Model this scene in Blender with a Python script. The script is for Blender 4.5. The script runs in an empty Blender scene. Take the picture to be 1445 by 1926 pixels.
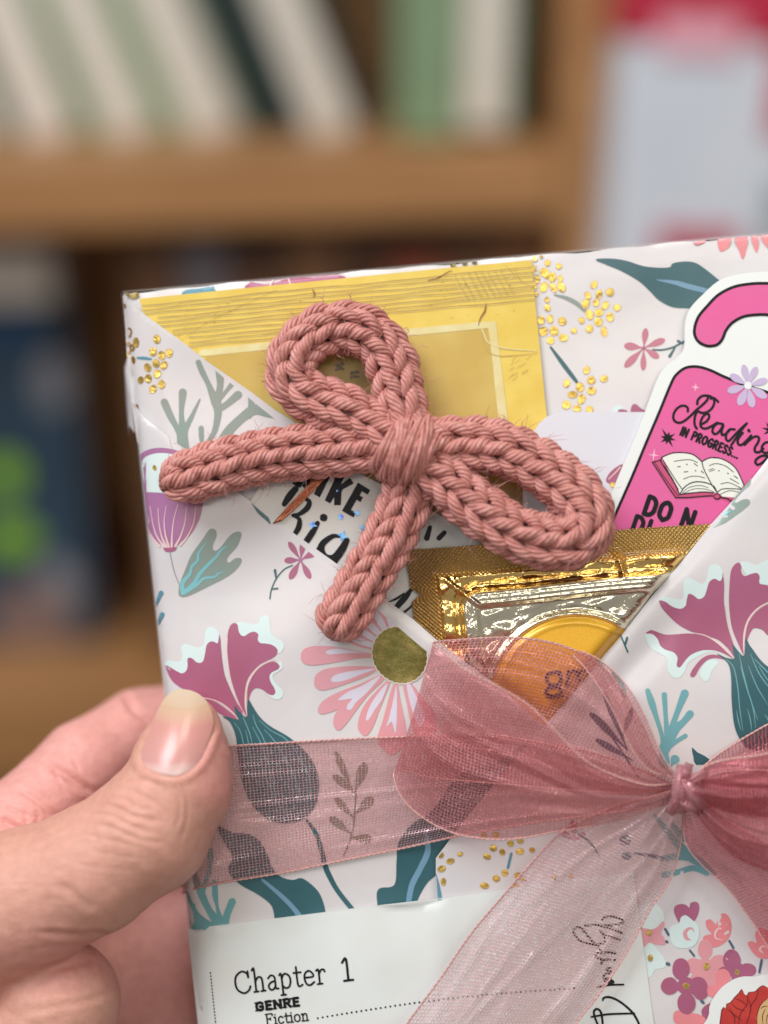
import bpy, math, random
import numpy as np
from mathutils import Vector, Matrix
from mathutils.geometry import delaunay_2d_cdt

random.seed(7)
R = math.radians
SC = bpy.context.scene
COL = SC.collection

# ------------------------------------------------------------------ camera, world, lamps, exposure
D = 3000.0          # distance lens to front of the package, in tenths of a millimetre
U = 1e-4            # one unit = 0.1 mm
CXY = (722.5, 963.0)
PITCH, ROLL = R(20), R(-1.6)
CM = Matrix.Translation((0, 0, 1.45)) @ Matrix.Rotation(R(90) - PITCH, 4, 'X') @ Matrix.Rotation(ROLL, 4, 'Z')
cam_data = bpy.data.cameras.new('camera')
cam = bpy.data.objects.new('camera', cam_data)
COL.objects.link(cam)
cam.matrix_world = CM
cam_data.sensor_fit = 'VERTICAL'
cam_data.sensor_height = 24
cam_data.lens = 24 * D / 1926.0
cam_data.clip_start = 0.01
cam_data.clip_end = 50
cam_data.dof.use_dof = True
cam_data.dof.focus_distance = (D - 60) * U
cam_data.dof.aperture_fstop = (cam_data.lens * 1e-3) / 0.0155
cam_data.dof.aperture_blades = 0
SC.camera = cam

world = bpy.data.worlds.new("World")
SC.world = world
world.use_nodes = True
bg = world.node_tree.nodes['Background']
bg.inputs[0].default_value = (0.90, 0.87, 0.85, 1)
bg.inputs[1].default_value = 0.31


def area(name, loc, target, sx, sy, power, col):
    l = bpy.data.lights.new(name, 'AREA')
    l.shape = 'RECTANGLE'
    l.size, l.size_y, l.energy, l.color = sx, sy, power, col
    o = bpy.data.objects.new(name, l)
    COL.objects.link(o)
    o.location = loc
    o.rotation_euler = (Vector(target) - Vector(loc)).to_track_quat('-Z', 'Y').to_euler()
    return o


HOLD = CM @ Vector((0, 0, -D * U))
area('window_light', (-0.75, -0.22, 2.7), HOLD, 0.8, 0.9, 24.5, (0.93, 0.96, 1.0))
area('foil_fill_light', (0.75, -0.95, 2.45), HOLD, 0.7, 0.5, 4.5, (1.0, 0.93, 0.84))  # added area light, gives the foil something bright to reflect
area('foil_glint_light', (0.24, -1.03, 2.09), HOLD, 0.22, 0.22, 1.5, (1.0, 0.93, 0.82))  # small added light, placed so the right-hand foil dots glint
area('left_foil_glint_light', (-0.26, -1.06, 2.02), HOLD, 0.22, 0.22, 1.4, (1.0, 0.97, 0.92))  # its added twin, puts glints on the upper left foil dots
area('ceiling_lamp_light', (0.1, 0.1, 2.9), (0, 0.95, 1.3), 0.5, 0.5, 7, (1.0, 0.9, 0.78))

SC.view_settings.view_transform = 'Standard'
SC.view_settings.look = 'None'
SC.view_settings.exposure = 0.0
SC.view_settings.gamma = 1.0
SC.view_settings.use_curve_mapping = False
SC.cycles.max_bounces = 10
SC.cycles.diffuse_bounces = 3
SC.cycles.glossy_bounces = 4
SC.cycles.transmission_bounces = 6
SC.cycles.transparent_max_bounces = 24
SC.cycles.caustics_reflective = False
SC.cycles.caustics_refractive = False
SC.cycles.sample_clamp_indirect = 6
SC.cycles.use_denoising = True

# ------------------------------------------------------------------ mapping
CMn = np.array(CM)


def toQ(p):
    """point seen at (x, y) standing z above the package front -> true position in the same units"""
    p = np.asarray(p, float).reshape(-1, 3)
    k = (D - p[:, 2]) / D
    return np.stack([CXY[0] + (p[:, 0] - CXY[0]) * k, CXY[1] + (p[:, 1] - CXY[1]) * k, p[:, 2]], 1)


def q2w(q):
    q = np.asarray(q, float).reshape(-1, 3)
    c = np.stack([(q[:, 0] - CXY[0]) * U, -(q[:, 1] - CXY[1]) * U, -(D - q[:, 2]) * U, np.ones(len(q))], 1)
    return (c @ CMn.T)[:, :3]


def a2w(p):
    return q2w(toQ(p))


def hit(px, py, Y):
    """where the sight line through a picture point meets the vertical plane at depth Y"""
    d = CM.to_3x3() @ Vector(((px - CXY[0]) * U, -(py - CXY[1]) * U, -D * U))
    o = CM.translation
    return o + d * ((Y - o.y) / d.y)


# ------------------------------------------------------------------ materials
def lin(c):
    out = []
    for v in c:
        v = v / 255.0
        out.append(v / 12.92 if v <= 0.04045 else ((v + 0.055) / 1.055) ** 2.4)
    return tuple(out) + (1.0,)


MATS = {}


def NT(name):
    m = bpy.data.materials.new(name)
    m.use_nodes = True
    nt = m.node_tree
    return m, nt, nt.nodes['Principled BSDF']


def noise(nt, scale, detail=3, rough=0.6, coord='Object', vec=None, dist=0.0):
    n = nt.nodes.new('ShaderNodeTexNoise')
    n.inputs['Scale'].default_value = scale
    n.inputs['Detail'].default_value = detail
    n.inputs['Roughness'].default_value = rough
    n.inputs['Distortion'].default_value = dist
    if vec is None:
        tc = nt.nodes.new('ShaderNodeTexCoord')
        vec = tc.outputs[coord]
    nt.links.new(vec, n.inputs['Vector'])
    return n


def ramp(nt, fac, stops):
    r = nt.nodes.new('ShaderNodeValToRGB')
    nt.links.new(fac, r.inputs[0])
    e = r.color_ramp.elements
    e[0].position, e[0].color = stops[0]
    e[1].position, e[1].color = stops[-1]
    for p, c in stops[1:-1]:
        x = e.new(p)
        x.color = c
    return r


def mathn(nt, op, a, b=None, c=None):
    n = nt.nodes.new('ShaderNodeMath')
    n.operation = op
    for i, v in enumerate((a, b, c)):
        if v is None:
            continue
        if isinstance(v, (int, float)):
            n.inputs[i].default_value = v
        else:
            nt.links.new(v, n.inputs[i])
    return n.outputs[0]


def bump(nt, height, strength, dist, bs, prev=None):
    b = nt.nodes.new('ShaderNodeBump')
    b.inputs['Strength'].default_value = strength
    b.inputs['Distance'].default_value = dist
    nt.links.new(height, b.inputs['Height'])
    if prev is not None:
        nt.links.new(prev, b.inputs['Normal'])
    nt.links.new(b.outputs[0], bs.inputs['Normal'])
    return b.outputs[0]


def ink(name, c, c2=None, rough=0.38, scale=900, amt=0.10, coat=0.25, spec=0.5, big=60, buckle=0):
    """printed colour with a fine grain and a slow watercolour drift"""
    if name in MATS:
        return MATS[name]
    m, nt, bs = NT(name)
    c = np.array(lin(c))
    c2 = np.array(lin(c2)) if c2 is not None else c * (1 - amt)
    c2[3] = 1
    n1 = noise(nt, big, 2)
    r1 = ramp(nt, n1.outputs[0], [(0.35, tuple(c)), (0.65, tuple(c2))])
    n2 = noise(nt, scale * 9, 2, 0.8)
    mx = nt.nodes.new('ShaderNodeMix')
    mx.data_type = 'RGBA'
    mx.blend_type = 'MULTIPLY'
    mx.inputs[0].default_value = 1
    nt.links.new(r1.outputs[0], mx.inputs[6])
    g = ramp(nt, n2.outputs[0], [(0.3, (1 - amt,) * 3 + (1,)), (0.7, (1 + amt * .6,) * 3 + (1,))])
    nt.links.new(g.outputs[0], mx.inputs[7])
    nt.links.new(mx.outputs[2], bs.inputs['Base Color'])
    bs.inputs['Roughness'].default_value = rough
    bs.inputs['Specular IOR Level'].default_value = spec
    bs.inputs['Coat Weight'].default_value = coat
    bs.inputs['Coat Roughness'].default_value = 0.28
    pb = bump(nt, n2.outputs[0], 0.06, 0.0001, bs)
    if buckle:
        n3 = noise(nt, 42, 3, .55, dist=.6)
        bump(nt, n3.outputs[0], buckle, .0022, bs, pb)
    MATS[name] = m
    return m


def foilmat(name, c, rough=0.22, dist=0.00012, scale=5200, strength=0.8, lump=.7):
    if name in MATS:
        return MATS[name]
    m, nt, bs = NT(name)
    bs.inputs['Base Color'].default_value = lin(c)
    bs.inputs['Metallic'].default_value = 1
    bs.inputs['Roughness'].default_value = rough
    n = noise(nt, scale, 2, 0.6)
    n2 = noise(nt, scale / 14, 2, 0.6)
    b1 = bump(nt, n.outputs[0], strength, dist, bs)
    bump(nt, n2.outputs[0], lump, 0.0010, bs, b1)
    if lump < .5:       # broad uneven olive and gold patches on a large foil area
        n3 = noise(nt, 190, 4, .7)
        r3 = ramp(nt, n3.outputs[0], [(.3, lin((112, 108, 58))), (.5, lin(c)), (.7, lin((196, 170, 110)))])
        nt.links.new(r3.outputs[0], bs.inputs['Base Color'])
    MATS[name] = m
    return m


P = {}
P['paper'] = ink('wrapping_paper', (221, 215, 214), (217, 214, 216), rough=0.3, amt=0.025, coat=0.5, buckle=.16)
P['magenta'] = ink('magenta_print', (170, 92, 122), (176, 100, 134), amt=0.1)
P['mauve'] = ink('mauve_print', (186, 112, 138), (172, 116, 160), amt=0.08)
P['aqua'] = ink('pale_aqua_print', (214, 234, 233), (222, 238, 236), amt=0.03)
P['teal'] = ink('dark_teal_print', (46, 94, 102), (58, 104, 112), amt=0.12)
P['teallight'] = ink('light_teal_print', (110, 170, 178), (122, 178, 178), amt=0.1)
P['turq'] = ink('turquoise_print', (132, 202, 208), amt=0.08)
P['sage'] = ink('sage_grey_print', (150, 156, 146), (138, 158, 150), amt=0.1)
P['blue'] = ink('dusty_blue_print', (96, 150, 172), amt=0.1)
P['bluel'] = ink('light_blue_print', (118, 160, 186), amt=0.08)
P['pink'] = ink('coral_pink_print', (228, 156, 162), (224, 162, 172), amt=0.1)
P['pinkl'] = ink('light_pink_print', (244, 208, 206), amt=0.05)
P['rose'] = ink('rose_print', (196, 118, 136), amt=0.08)
P['coral'] = ink('warm_coral_print', (236, 142, 148), amt=0.07)
P['lilac'] = ink('lilac_white_print', (222, 216, 230), amt=0.05)
P['cream'] = ink('cream_print', (240, 228, 216), amt=0.04)
P['slate'] = ink('slate_print', (84, 100, 122), amt=0.12)
P['olive'] = ink('olive_print', (138, 134, 116), amt=0.1)
P['rim'] = ink('foil_outline_print', (214, 178, 140), amt=0.1)
P['gold'] = foilmat('gold_foil_print', (255, 216, 116), rough=.36, strength=.45, lump=.6)
P['golddark'] = foilmat('olive_gold_foil_print', (142, 132, 78), rough=0.36, scale=9000, strength=0.5, lump=.12)
P['black'] = ink('black_print', (20, 18, 24), amt=0.2, rough=0.5, coat=0, spec=.3)
P['white'] = ink('white_vinyl', (238, 242, 240), amt=0.015, rough=0.35, coat=0.3)


# ------------------------------------------------------------------ objects
def finish(name, vw, faces, mats, midx=None, uvs=None, parent=None, smooth=True, attr=None):
    c = vw.mean(0)
    v = vw - c
    me = bpy.data.meshes.new(name)
    me.from_pydata(v.tolist(), [], [tuple(int(i) for i in f) for f in faces])
    for m in mats:
        me.materials.append(m)
    if midx is not None:
        me.polygons.foreach_set('material_index', np.asarray(midx, dtype=np.int32))
    if smooth:
        me.polygons.foreach_set('use_smooth', np.ones(len(me.polygons), dtype=bool))
    if uvs is not None:
        uvl = me.uv_layers.new(name='UVMap')
        li = np.empty(len(me.loops), dtype=np.int32)
        me.loops.foreach_get('vertex_index', li)
        uvl.data.foreach_set('uv', np.asarray(uvs, dtype=np.float32)[li].ravel())
    if attr is not None:
        for k, a in attr.items():
            at = me.attributes.new(k, 'FLOAT', 'POINT')
            at.data.foreach_set('value', np.asarray(a, dtype=np.float32))
    me.update()
    o = bpy.data.objects.new(name, me)
    COL.objects.link(o)
    if parent is not None:
        o.parent = parent
        base = parent
        off = Vector((0, 0, 0))
        while base is not None:
            off += base.location
            base = base.parent
        o.location = Vector(c.tolist()) - off
    else:
        o.location = c.tolist()
    return o


def mk(name, v, faces, mats, midx=None, uvs=None, parent=None, smooth=True, true=False, attr=None):
    v = np.asarray(v, float)
    vw = q2w(v) if true else a2w(v)
    return finish(name, vw, faces, mats if isinstance(mats, (list, tuple)) else [mats], midx, uvs, parent, smooth, attr)


def tag(o, label=None, cat=None, group=None, kind=None):
    if label: o['label'] = label
    if cat: o['category'] = cat
    if group: o['group'] = group
    if kind: o['kind'] = kind
    return o


def thing(name, label, cat, loc, group=None):
    o = bpy.data.objects.new(name, None)
    o.empty_display_size = 0.005
    COL.objects.link(o)
    o.location = loc
    return tag(o, label, cat, group)


def at(x, y, z=0):
    return Vector(a2w([(x, y, z)])[0].tolist())


# ------------------------------------------------------------------ curves and flat shapes
def cr(pts, closed=False, n=6):
    """Catmull-Rom through pts (any dimension)"""
    p = np.asarray(pts, float)
    N = len(p)
    if N < 3:
        t = np.linspace(0, 1, n + 1)[:, None]
        return p[0] * (1 - t) + p[-1] * t
    if closed:
        q = np.vstack([p[-1], p, p[0], p[1]])
        segs = N
    else:
        q = np.vstack([2 * p[0] - p[1], p, 2 * p[-1] - p[-2]])
        segs = N - 1
    out = []
    tt = np.linspace(0, 1, n, endpoint=False)[:, None]
    for i in range(segs):
        a, b, c, d = q[i], q[i + 1], q[i + 2], q[i + 3]
        out.append(0.5 * ((2 * b) + (-a + c) * tt + (2 * a - 5 * b + 4 * c - d) * tt ** 2 + (-a + 3 * b - 3 * c + d) * tt ** 3))
    r = np.vstack(out)
    if not closed:
        r = np.vstack([r, p[-1]])
    return r


def C(off, s, pts):
    """crop coordinates (scale s, offset off) to picture coordinates"""
    return [(off[0] + x / s, off[1] + y / s) + tuple(rest) for x, y, *rest in pts]


def clip(poly, a, b):
    """keep the part of poly on the left of a->b when seen with y down (sign > 0)"""
    out = []
    a = np.array(a[:2], float); b = np.array(b[:2], float)
    n = np.array([-(b - a)[1], (b - a)[0]])
    P_ = [np.array(p[:2], float) for p in poly]
    for i in range(len(P_)):
        p, q = P_[i], P_[(i + 1) % len(P_)]
        dp, dq = (p - a) @ n, (q - a) @ n
        if dp >= 0:
            out.append(p)
        if (dp >= 0) != (dq >= 0):
            out.append(p + (q - p) * dp / (dp - dq))
    return out


def cdt(poly, step=None):
    """triangulate the inside of a polygon, with inner points every step"""
    poly = [tuple(map(float, p[:2])) for p in poly]
    cl = [poly[0]]
    for p in poly[1:]:
        if abs(p[0] - cl[-1][0]) + abs(p[1] - cl[-1][1]) > 0.05:
            cl.append(p)
    if abs(cl[0][0] - cl[-1][0]) + abs(cl[0][1] - cl[-1][1]) < 0.05:
        cl.pop()
    poly = cl
    if len(poly) < 3:
        return np.zeros((0, 2)), []
    pts = [Vector(p) for p in poly]
    n = len(pts)
    if step:
        arr = np.array(poly)
        x0, y0 = arr.min(0); x1, y1 = arr.max(0)
        gx, gy = np.meshgrid(np.arange(x0 + step / 2, x1, step), np.arange(y0 + step / 2, y1, step))
        g = np.stack([gx.ravel(), gy.ravel()], 1)
        ins = np.zeros(len(g), bool)
        dmin = np.full(len(g), 1e9)
        for i in range(n):
            a, b = arr[i], arr[(i + 1) % n]
            c = ((a[1] > g[:, 1]) != (b[1] > g[:, 1]))
            with np.errstate(divide='ignore', invalid='ignore'):
                xi = (b[0] - a[0]) * (g[:, 1] - a[1]) / (b[1] - a[1]) + a[0]
            ins ^= c & (g[:, 0] < xi)
            ab = b - a
            L = max(ab @ ab, 1e-9)
            t = np.clip(((g - a) @ ab) / L, 0, 1)
            dmin = np.minimum(dmin, np.linalg.norm(g - (a + t[:, None] * ab), axis=1))
        for q in g[ins & (dmin > step * 0.3)]:
            pts.append(Vector((float(q[0]), float(q[1]))))
    r = delaunay_2d_cdt(pts, [], [list(range(n))], 1, 1e-4)
    v = np.array([tuple(x) for x in r[0]]) if len(r[0]) else np.zeros((0, 2))
    return v, [list(f) for f in r[2]]


class Mesh:
    def __init__(s):
        s.v = []; s.f = []; s.m = []; s.mats = []; s.n = 0; s.uv = []

    def mi(s, mat):
        if mat not in s.mats:
            s.mats.append(mat)
        return s.mats.index(mat)

    def add(s, v, f, mat, uv=None):
        v = np.asarray(v, float).reshape(-1, 3)
        if not len(v) or not len(f):
            return
        s.v.append(v)
        s.uv.append(np.zeros((len(v), 2)) if uv is None else np.asarray(uv, float))
        k = s.mi(mat)
        for q in f:
            s.f.append([i + s.n for i in q]); s.m.append(k)
        s.n += len(v)

    def build(s, name, parent=None, smooth=True, true=False):
        return mk(name, np.vstack(s.v), s.f, s.mats, s.m, np.vstack(s.uv), parent, smooth, true)


class Sheet(Mesh):
    """a printed sheet lying on a height field h(x, y)"""

    def __init__(s, outline, h, mat, thick=1.4, step=14, edge=None, bevel=0):
        super().__init__()
        s.h = h
        s.out = outline
        v, f = cdt(outline, step)
        z = h(v[:, 0], v[:, 1])
        # orient towards the lens (picture y runs down)
        f = [s.orient(v, q) for q in f]
        s.add(np.column_stack([v, z]), f, mat)
        # rim wall and back
        o = np.array([p[:2] for p in outline], float)
        n = len(o)
        zo = h(o[:, 0], o[:, 1])
        w = np.vstack([np.column_stack([o, zo]), np.column_stack([o, zo - thick])])
        s.add(w, [[i, (i + 1) % n, n + (i + 1) % n, n + i] for i in range(n)], edge or mat)
        s.add(np.column_stack([v, z - thick]), [q[::-1] for q in f], mat)
        s.clips = []
        s.k = 0

    @staticmethod
    def orient(v, q):
        a, b, c = v[q[0]], v[q[1]], v[q[2]]
        cr_ = (b[0] - a[0]) * (c[1] - a[1]) - (b[1] - a[1]) * (c[0] - a[0])
        return q if cr_ < 0 else q[::-1]

    def lift(s, level):
        s.k += 1
        return 0.25 + level * 0.32 + (s.k % 40) * 0.004

    def poly(s, pts, mat, level=0, smooth=5, step=14, clips=None):
        p = cr(pts, True, smooth) if smooth else np.array([q[:2] for q in pts], float)
        for a, b in (clips if clips is not None else s.clips):
            p = clip(p, a, b)
            if len(p) < 3:
                return
        if len(p) and min(q[0] for q in p) < 400 and step:
            step = 7
        v, f = cdt(p, step)
        if not len(f):
            return
        z = s.h(v[:, 0], v[:, 1]) + s.lift(level)
        s.add(np.column_stack([v, z]), [s.orient(v, q) for q in f], P[mat] if isinstance(mat, str) else mat)

    def ell(s, cx, cy, rx, ry, mat, level=0, rot=0, wob=0.06, n=14):
        a = np.linspace(0, 2 * math.pi, n, endpoint=False)
        rr = 1 + wob * np.array([random.uniform(-1, 1) for _ in a])
        x, y = rx * np.cos(a) * rr, ry * np.sin(a) * rr
        c, sn = math.cos(rot), math.sin(rot)
        pts = np.column_stack([cx + x * c - y * sn, cy + x * sn + y * c])
        s.poly(pts, mat, level, smooth=2, step=None)

    def petal(s, x0, y0, x1, y1, w, mat, level=0, k=0.62):
        """a rounded petal from (x0,y0) to (x1,y1), widest at k"""
        a = np.array((x0, y0), float); b = np.array((x1, y1), float)
        d = b - a; L = np.linalg.norm(d); d = d / L; n = np.array((-d[1], d[0]))
        prof = [(0, .14), (.2, .3), (k * .7, .75), (k, 1), (.82, .9), (.95, .5), (1, 0.0)]
        pts = [a + d * L * t + n * w * .5 * q for t, q in prof] + [a + d * L * t - n * w * .5 * q for t, q in prof[-2::-1]]
        s.poly(pts, mat, level, smooth=3, step=20)

    def stroke(s, pts, w, mat, level=1, n=6, caps=True, closed=False):
        """brush line; w is a number or a list of widths"""
        pts = [tuple(p[:2]) for p in pts]
        if isinstance(w, (int, float)):
            w = [w] * len(pts)
        if len(w) != len(pts):
            w = np.interp(np.linspace(0, 1, len(pts)), np.linspace(0, 1, len(w)), w)
        q = np.column_stack([np.array(pts, float), w])
        q = cr(q, closed, n) if len(q) > 2 or closed else cr(q, False, 5)
        if closed:
            q = np.vstack([q, q[:1]])
        c, ww = q[:, :2], np.abs(q[:, 2])
        t = np.gradient(c, axis=0)
        t /= np.linalg.norm(t, axis=1)[:, None] + 1e-9
        nn = np.column_stack([-t[:, 1], t[:, 0]])
        if caps and not closed:
            cs, ws, ns = [], [], []
            for ang in (85, 60, 30):
                e = math.sin(R(ang)); g = math.cos(R(ang))
                cs.append(c[0] - t[0] * ww[0] * .5 * e); ws.append(ww[0] * g); ns.append(nn[0])
            ce, we, ne = [], [], []
            for ang in (30, 60, 85):
                e = math.sin(R(ang)); g = math.cos(R(ang))
                ce.append(c[-1] + t[-1] * ww[-1] * .5 * e); we.append(ww[-1] * g); ne.append(nn[-1])
            c = np.vstack([cs, c, ce]); ww = np.concatenate([ws, ww, we]); nn = np.vstack([ns, nn, ne])
        L = c + nn * ww[:, None] / 2
        Rr = c - nn * ww[:, None] / 2
        for a, b in s.clips:      # drop what lies beyond a straight edge
            a = np.array(a, float); b = np.array(b, float)
            m = np.array([-(b - a)[1], (b - a)[0]]); m /= np.linalg.norm(m)
            for X in (L, Rr):
                dd = np.minimum((X - a) @ m, 0)
                X -= dd[:, None] * m
        N = len(c)
        lift = s.lift(level) + np.linspace(0, 0.18, N)
        v = np.vstack([np.column_stack([L, s.h(L[:, 0], L[:, 1]) + lift]), np.column_stack([Rr, s.h(Rr[:, 0], Rr[:, 1]) + lift])])
        f = []
        for i in range(N - 1):
            quad = [i, i + 1, N + i + 1, N + i]
            a, b, cc, dd = (v[j] for j in quad)
            ar = (cc[0] - a[0]) * (dd[1] - b[1]) - (cc[1] - a[1]) * (dd[0] - b[0])
            if abs(ar) < 1e-4:
                continue
            f.append(quad if ar < 0 else quad[::-1])
        s.add(v, f, P[mat] if isinstance(mat, str) else mat)


def flat(z):
    return lambda x, y: np.full(np.shape(x), float(z))


# stroke alphabet: unit cell, y up, baseline 0, cap height 1
GL = {
    'I': (0.30, [[(.15, 0), (.15, 1)]]),
    'N': (0.78, [[(.08, 0), (.08, 1)], [(.08, 1), (.62, 0)], [(.62, 0), (.62, 1)]]),
    'P': (0.66, [[(.08, 0), (.08, 1)], [(.08, 1), (.4, 1), (.54, .78), (.4, .52), (.08, .5)]]),
    'R': (0.70, [[(.08, 0), (.08, 1)], [(.08, 1), (.4, 1), (.54, .78), (.4, .52), (.08, .5)], [(.3, .5), (.58, 0)]]),
    'O': (0.82, [[(.38, 0), (.12, .2), (.08, .5), (.12, .8), (.38, 1), (.64, .8), (.68, .5), (.64, .2), (.38, 0)]]),
    'G': (0.76, [[(.62, .84), (.4, 1), (.14, .82), (.08, .5), (.14, .18), (.38, 0), (.6, .12), (.62, .44)], [(.4, .46), (.64, .46)]]),
    'E': (0.62, [[(.1, 0), (.1, 1)], [(.1, 1), (.5, 1)], [(.1, .52), (.44, .52)], [(.1, 0), (.52, 0)]]),
    'S': (0.62, [[(.5, .86), (.3, 1), (.1, .86), (.12, .64), (.3, .52), (.48, .38), (.5, .14), (.28, 0), (.06, .14)]]),
    'D': (0.76, [[(.1, 0), (.1, 1)], [(.1, 1), (.4, .97), (.6, .75), (.62, .5), (.6, .25), (.4, .03), (.1, 0)]]),
    'T': (0.66, [[(.3, 0), (.3, 1)], [(.02, 1), (.58, 1)]]),
    'M': (0.95, [[(.08, 0), (.14, 1)], [(.14, 1), (.42, .2)], [(.42, .2), (.7, 1)], [(.7, 1), (.78, 0)]]),
    'A': (0.80, [[(.04, 0), (.34, 1)], [(.34, 1), (.66, 0)], [(.15, .34), (.55, .34)]]),
    'K': (0.74, [[(.1, 0), (.1, 1)], [(.58, 1), (.12, .45)], [(.26, .58), (.6, 0)]]),
    'B': (0.70, [[(.1, 0), (.1, 1)], [(.1, 1), (.42, .95), (.44, .6), (.1, .54)], [(.1, .54), (.5, .48), (.52, .06), (.1, 0)]]),
    'U': (0.74, [[(.08, 1), (.08, .3), (.34, 0), (.6, .3), (.6, 1)]]),
    '.': (0.26, [[(.1, .03), (.12, .03)]]),
    ' ': (0.40, []),
    # serif lower case and figures
    'c_C': (0.86, [[(.70, .70), (.66, .88), (.42, 1.0), (.14, .82), (.06, .5), (.14, .18), (.42, 0), (.66, .1), (.76, .28)], [(.70, .98), (.71, .70)]]),
    'h': (0.64, [[(.12, 0), (.12, 1.04), (.02, .99)], [(.12, .46), (.26, .64), (.42, .62), (.46, .42), (.46, 0)], [(.02, 0), (.22, 0)], [(.36, 0), (.56, 0)]]),
    'a': (0.56, [[(.08, .54), (.22, .66), (.38, .58), (.40, .34), (.40, .06), (.52, .02)], [(.40, .38), (.2, .34), (.06, .18), (.16, 0), (.32, .04), (.40, .18)]]),
    'p': (0.66, [[(.03, .62), (.13, .64), (.13, -.3)], [(.13, .46), (.28, .66), (.48, .56), (.54, .32), (.46, .06), (.28, 0), (.13, .14)], [(.03, -.3), (.25, -.3)]]),
    't': (0.44, [[(.18, .9), (.18, .14), (.26, 0), (.40, .06)], [(.03, .64), (.38, .64)]]),
    'e': (0.58, [[(.08, .36), (.48, .38), (.42, .58), (.27, .66), (.1, .54), (.06, .3), (.14, .06), (.3, 0), (.50, .12)]]),
    'r': (0.48, [[(.04, .62), (.15, .64), (.15, 0)], [(.15, .42), (.26, .62), (.40, .64), (.44, .54)], [(.04, 0), (.27, 0)]]),
    '1': (0.5, [[(.04, .86), (.24, 1.02), (.24, 0)], [(.04, 0), (.46, 0)]]),
    'F': (0.66, [[(.12, 0), (.12, 1)], [(.02, 1), (.56, 1), (.57, .82)], [(.12, .54), (.40, .54)], [(.40, .64), (.40, .44)], [(.02, 0), (.24, 0)]]),
    'i': (0.34, [[(.04, .62), (.15, .64), (.15, 0)], [(.04, 0), (.27, 0)], [(.14, .88), (.16, .88)]]),
    'c': (0.54, [[(.44, .52), (.28, .66), (.1, .54), (.06, .3), (.14, .06), (.3, 0), (.46, .12)]]),
    'o': (0.62, [[(.28, 0), (.1, .1), (.06, .33), (.1, .56), (.28, .66), (.46, .56), (.5, .33), (.46, .1), (.28, 0)]]),
    'n': (0.64, [[(.03, .62), (.13, .64), (.13, 0)], [(.13, .46), (.27, .65), (.43, .62), (.47, .42), (.47, 0)], [(.03, 0), (.24, 0)], [(.37, 0), (.57, 0)]]),
    'g': (0.62, [[(.46, .62), (.28, .66), (.1, .54), (.12, .32), (.28, .26), (.44, .36), (.44, .56)], [(.16, .28), (.1, .16), (.4, .08), (.5, -.08), (.3, -.26), (.06, -.14), (.14, .06)]]),
}


def text(sh, s, x, y, ang, h, w, mat, level=2, aspect=1.0, track=0.0, slab=False):
    """write s with its baseline starting at (x, y), rotated clockwise by ang degrees"""
    ca, sa = math.cos(R(ang)), math.sin(R(ang))
    pen = 0.0
    keys = s if isinstance(s, list) else list(s)
    for k in keys:
        adv, strokes = GL[k]
        for st in strokes:
            pts = []
            for gx, gy in st:
                u = (pen + gx * aspect) * h
                v = gy * h
                pts.append((x + u * ca + v * sa, y + u * sa - v * ca))
            straight = len(pts) == 2
            sh.stroke(pts, w, mat, level, n=1 if straight else 4)
            if slab and straight:
                pass
        if slab and k in 'GENR':
            for gx in ((.08, .62) if k in 'NR' else (.1,)):
                for gy in (0, 1):
                    u0 = (pen + (gx - .12) * aspect) * h; u1 = (pen + (gx + .12) * aspect) * h; v = gy * h
                    sh.stroke([(x + u0 * ca + v * sa, y + u0 * sa - v * ca), (x + u1 * ca + v * sa, y + u1 * sa - v * ca)], w * .6, mat, level, n=1)
        pen += (adv + track) * aspect


def tube(path, r, sides=6, closed=False, caps=True):
    """tube along a true-space path; r number or array -> verts, faces, uv (u around, v length)"""
    p = np.asarray(path, float)
    n = len(p)
    r = np.full(n, float(r)) if np.isscalar(r) else np.asarray(r, float)
    t = np.gradient(p, axis=0)
    if closed:
        t = np.roll(p, -1, 0) - np.roll(p, 1, 0)
    t /= np.linalg.norm(t, axis=1)[:, None] + 1e-9
    ref = np.array([0, 0, 1.0])
    a = np.cross(t, ref)
    bad = np.linalg.norm(a, axis=1) < 0.1
    a[bad] = np.cross(t[bad], np.array([1.0, 0, 0]))
    a /= np.linalg.norm(a, axis=1)[:, None]
    b = np.cross(t, a)
    th = np.linspace(0, 2 * math.pi, sides, endpoint=False)
    v = p[:, None, :] + r[:, None, None] * (np.cos(th)[None, :, None] * a[:, None, :] + np.sin(th)[None, :, None] * b[:, None, :])
    f = []
    m = n if closed else n - 1
    for i in range(m):
        j = (i + 1) % n
        for k in range(sides):
            l = (k + 1) % sides
            f.append([i * sides + k, i * sides + l, j * sides + l, j * sides + k])
    if caps and not closed:
        f.append(list(range(sides))[::-1])
        f.append([(n - 1) * sides + k for k in range(sides)])
    L = np.concatenate([[0], np.cumsum(np.linalg.norm(np.diff(p, axis=0), axis=1))])
    uv = np.stack([np.broadcast_to(th / (2 * math.pi), (n, sides)), np.broadcast_to(L[:, None] / 100, (n, sides))], 2).reshape(-1, 2)
    return v.reshape(-1, 3), f, uv


def resample(path, step):
    p = np.asarray(path, float)
    L = np.concatenate([[0], np.cumsum(np.linalg.norm(np.diff(p, axis=0), axis=1))])
    n = max(2, int(L[-1] / step) + 1)
    s = np.linspace(0, L[-1], n)
    return np.stack([np.interp(s, L, p[:, i]) for i in range(p.shape[1])], 1)


# ================================================================== the wrapped book
TL, TR, BR, BL = np.array([232., 552.]), np.array([1556., 431.]), np.array([1755., 2321.]), np.array([431., 2442.])


def edge_d(x, y, a, b):
    e = b - a
    n = np.array([-e[1], e[0]]) / np.linalg.norm(e)
    return (x - a[0]) * n[0] + (y - a[1]) * n[1]


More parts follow.
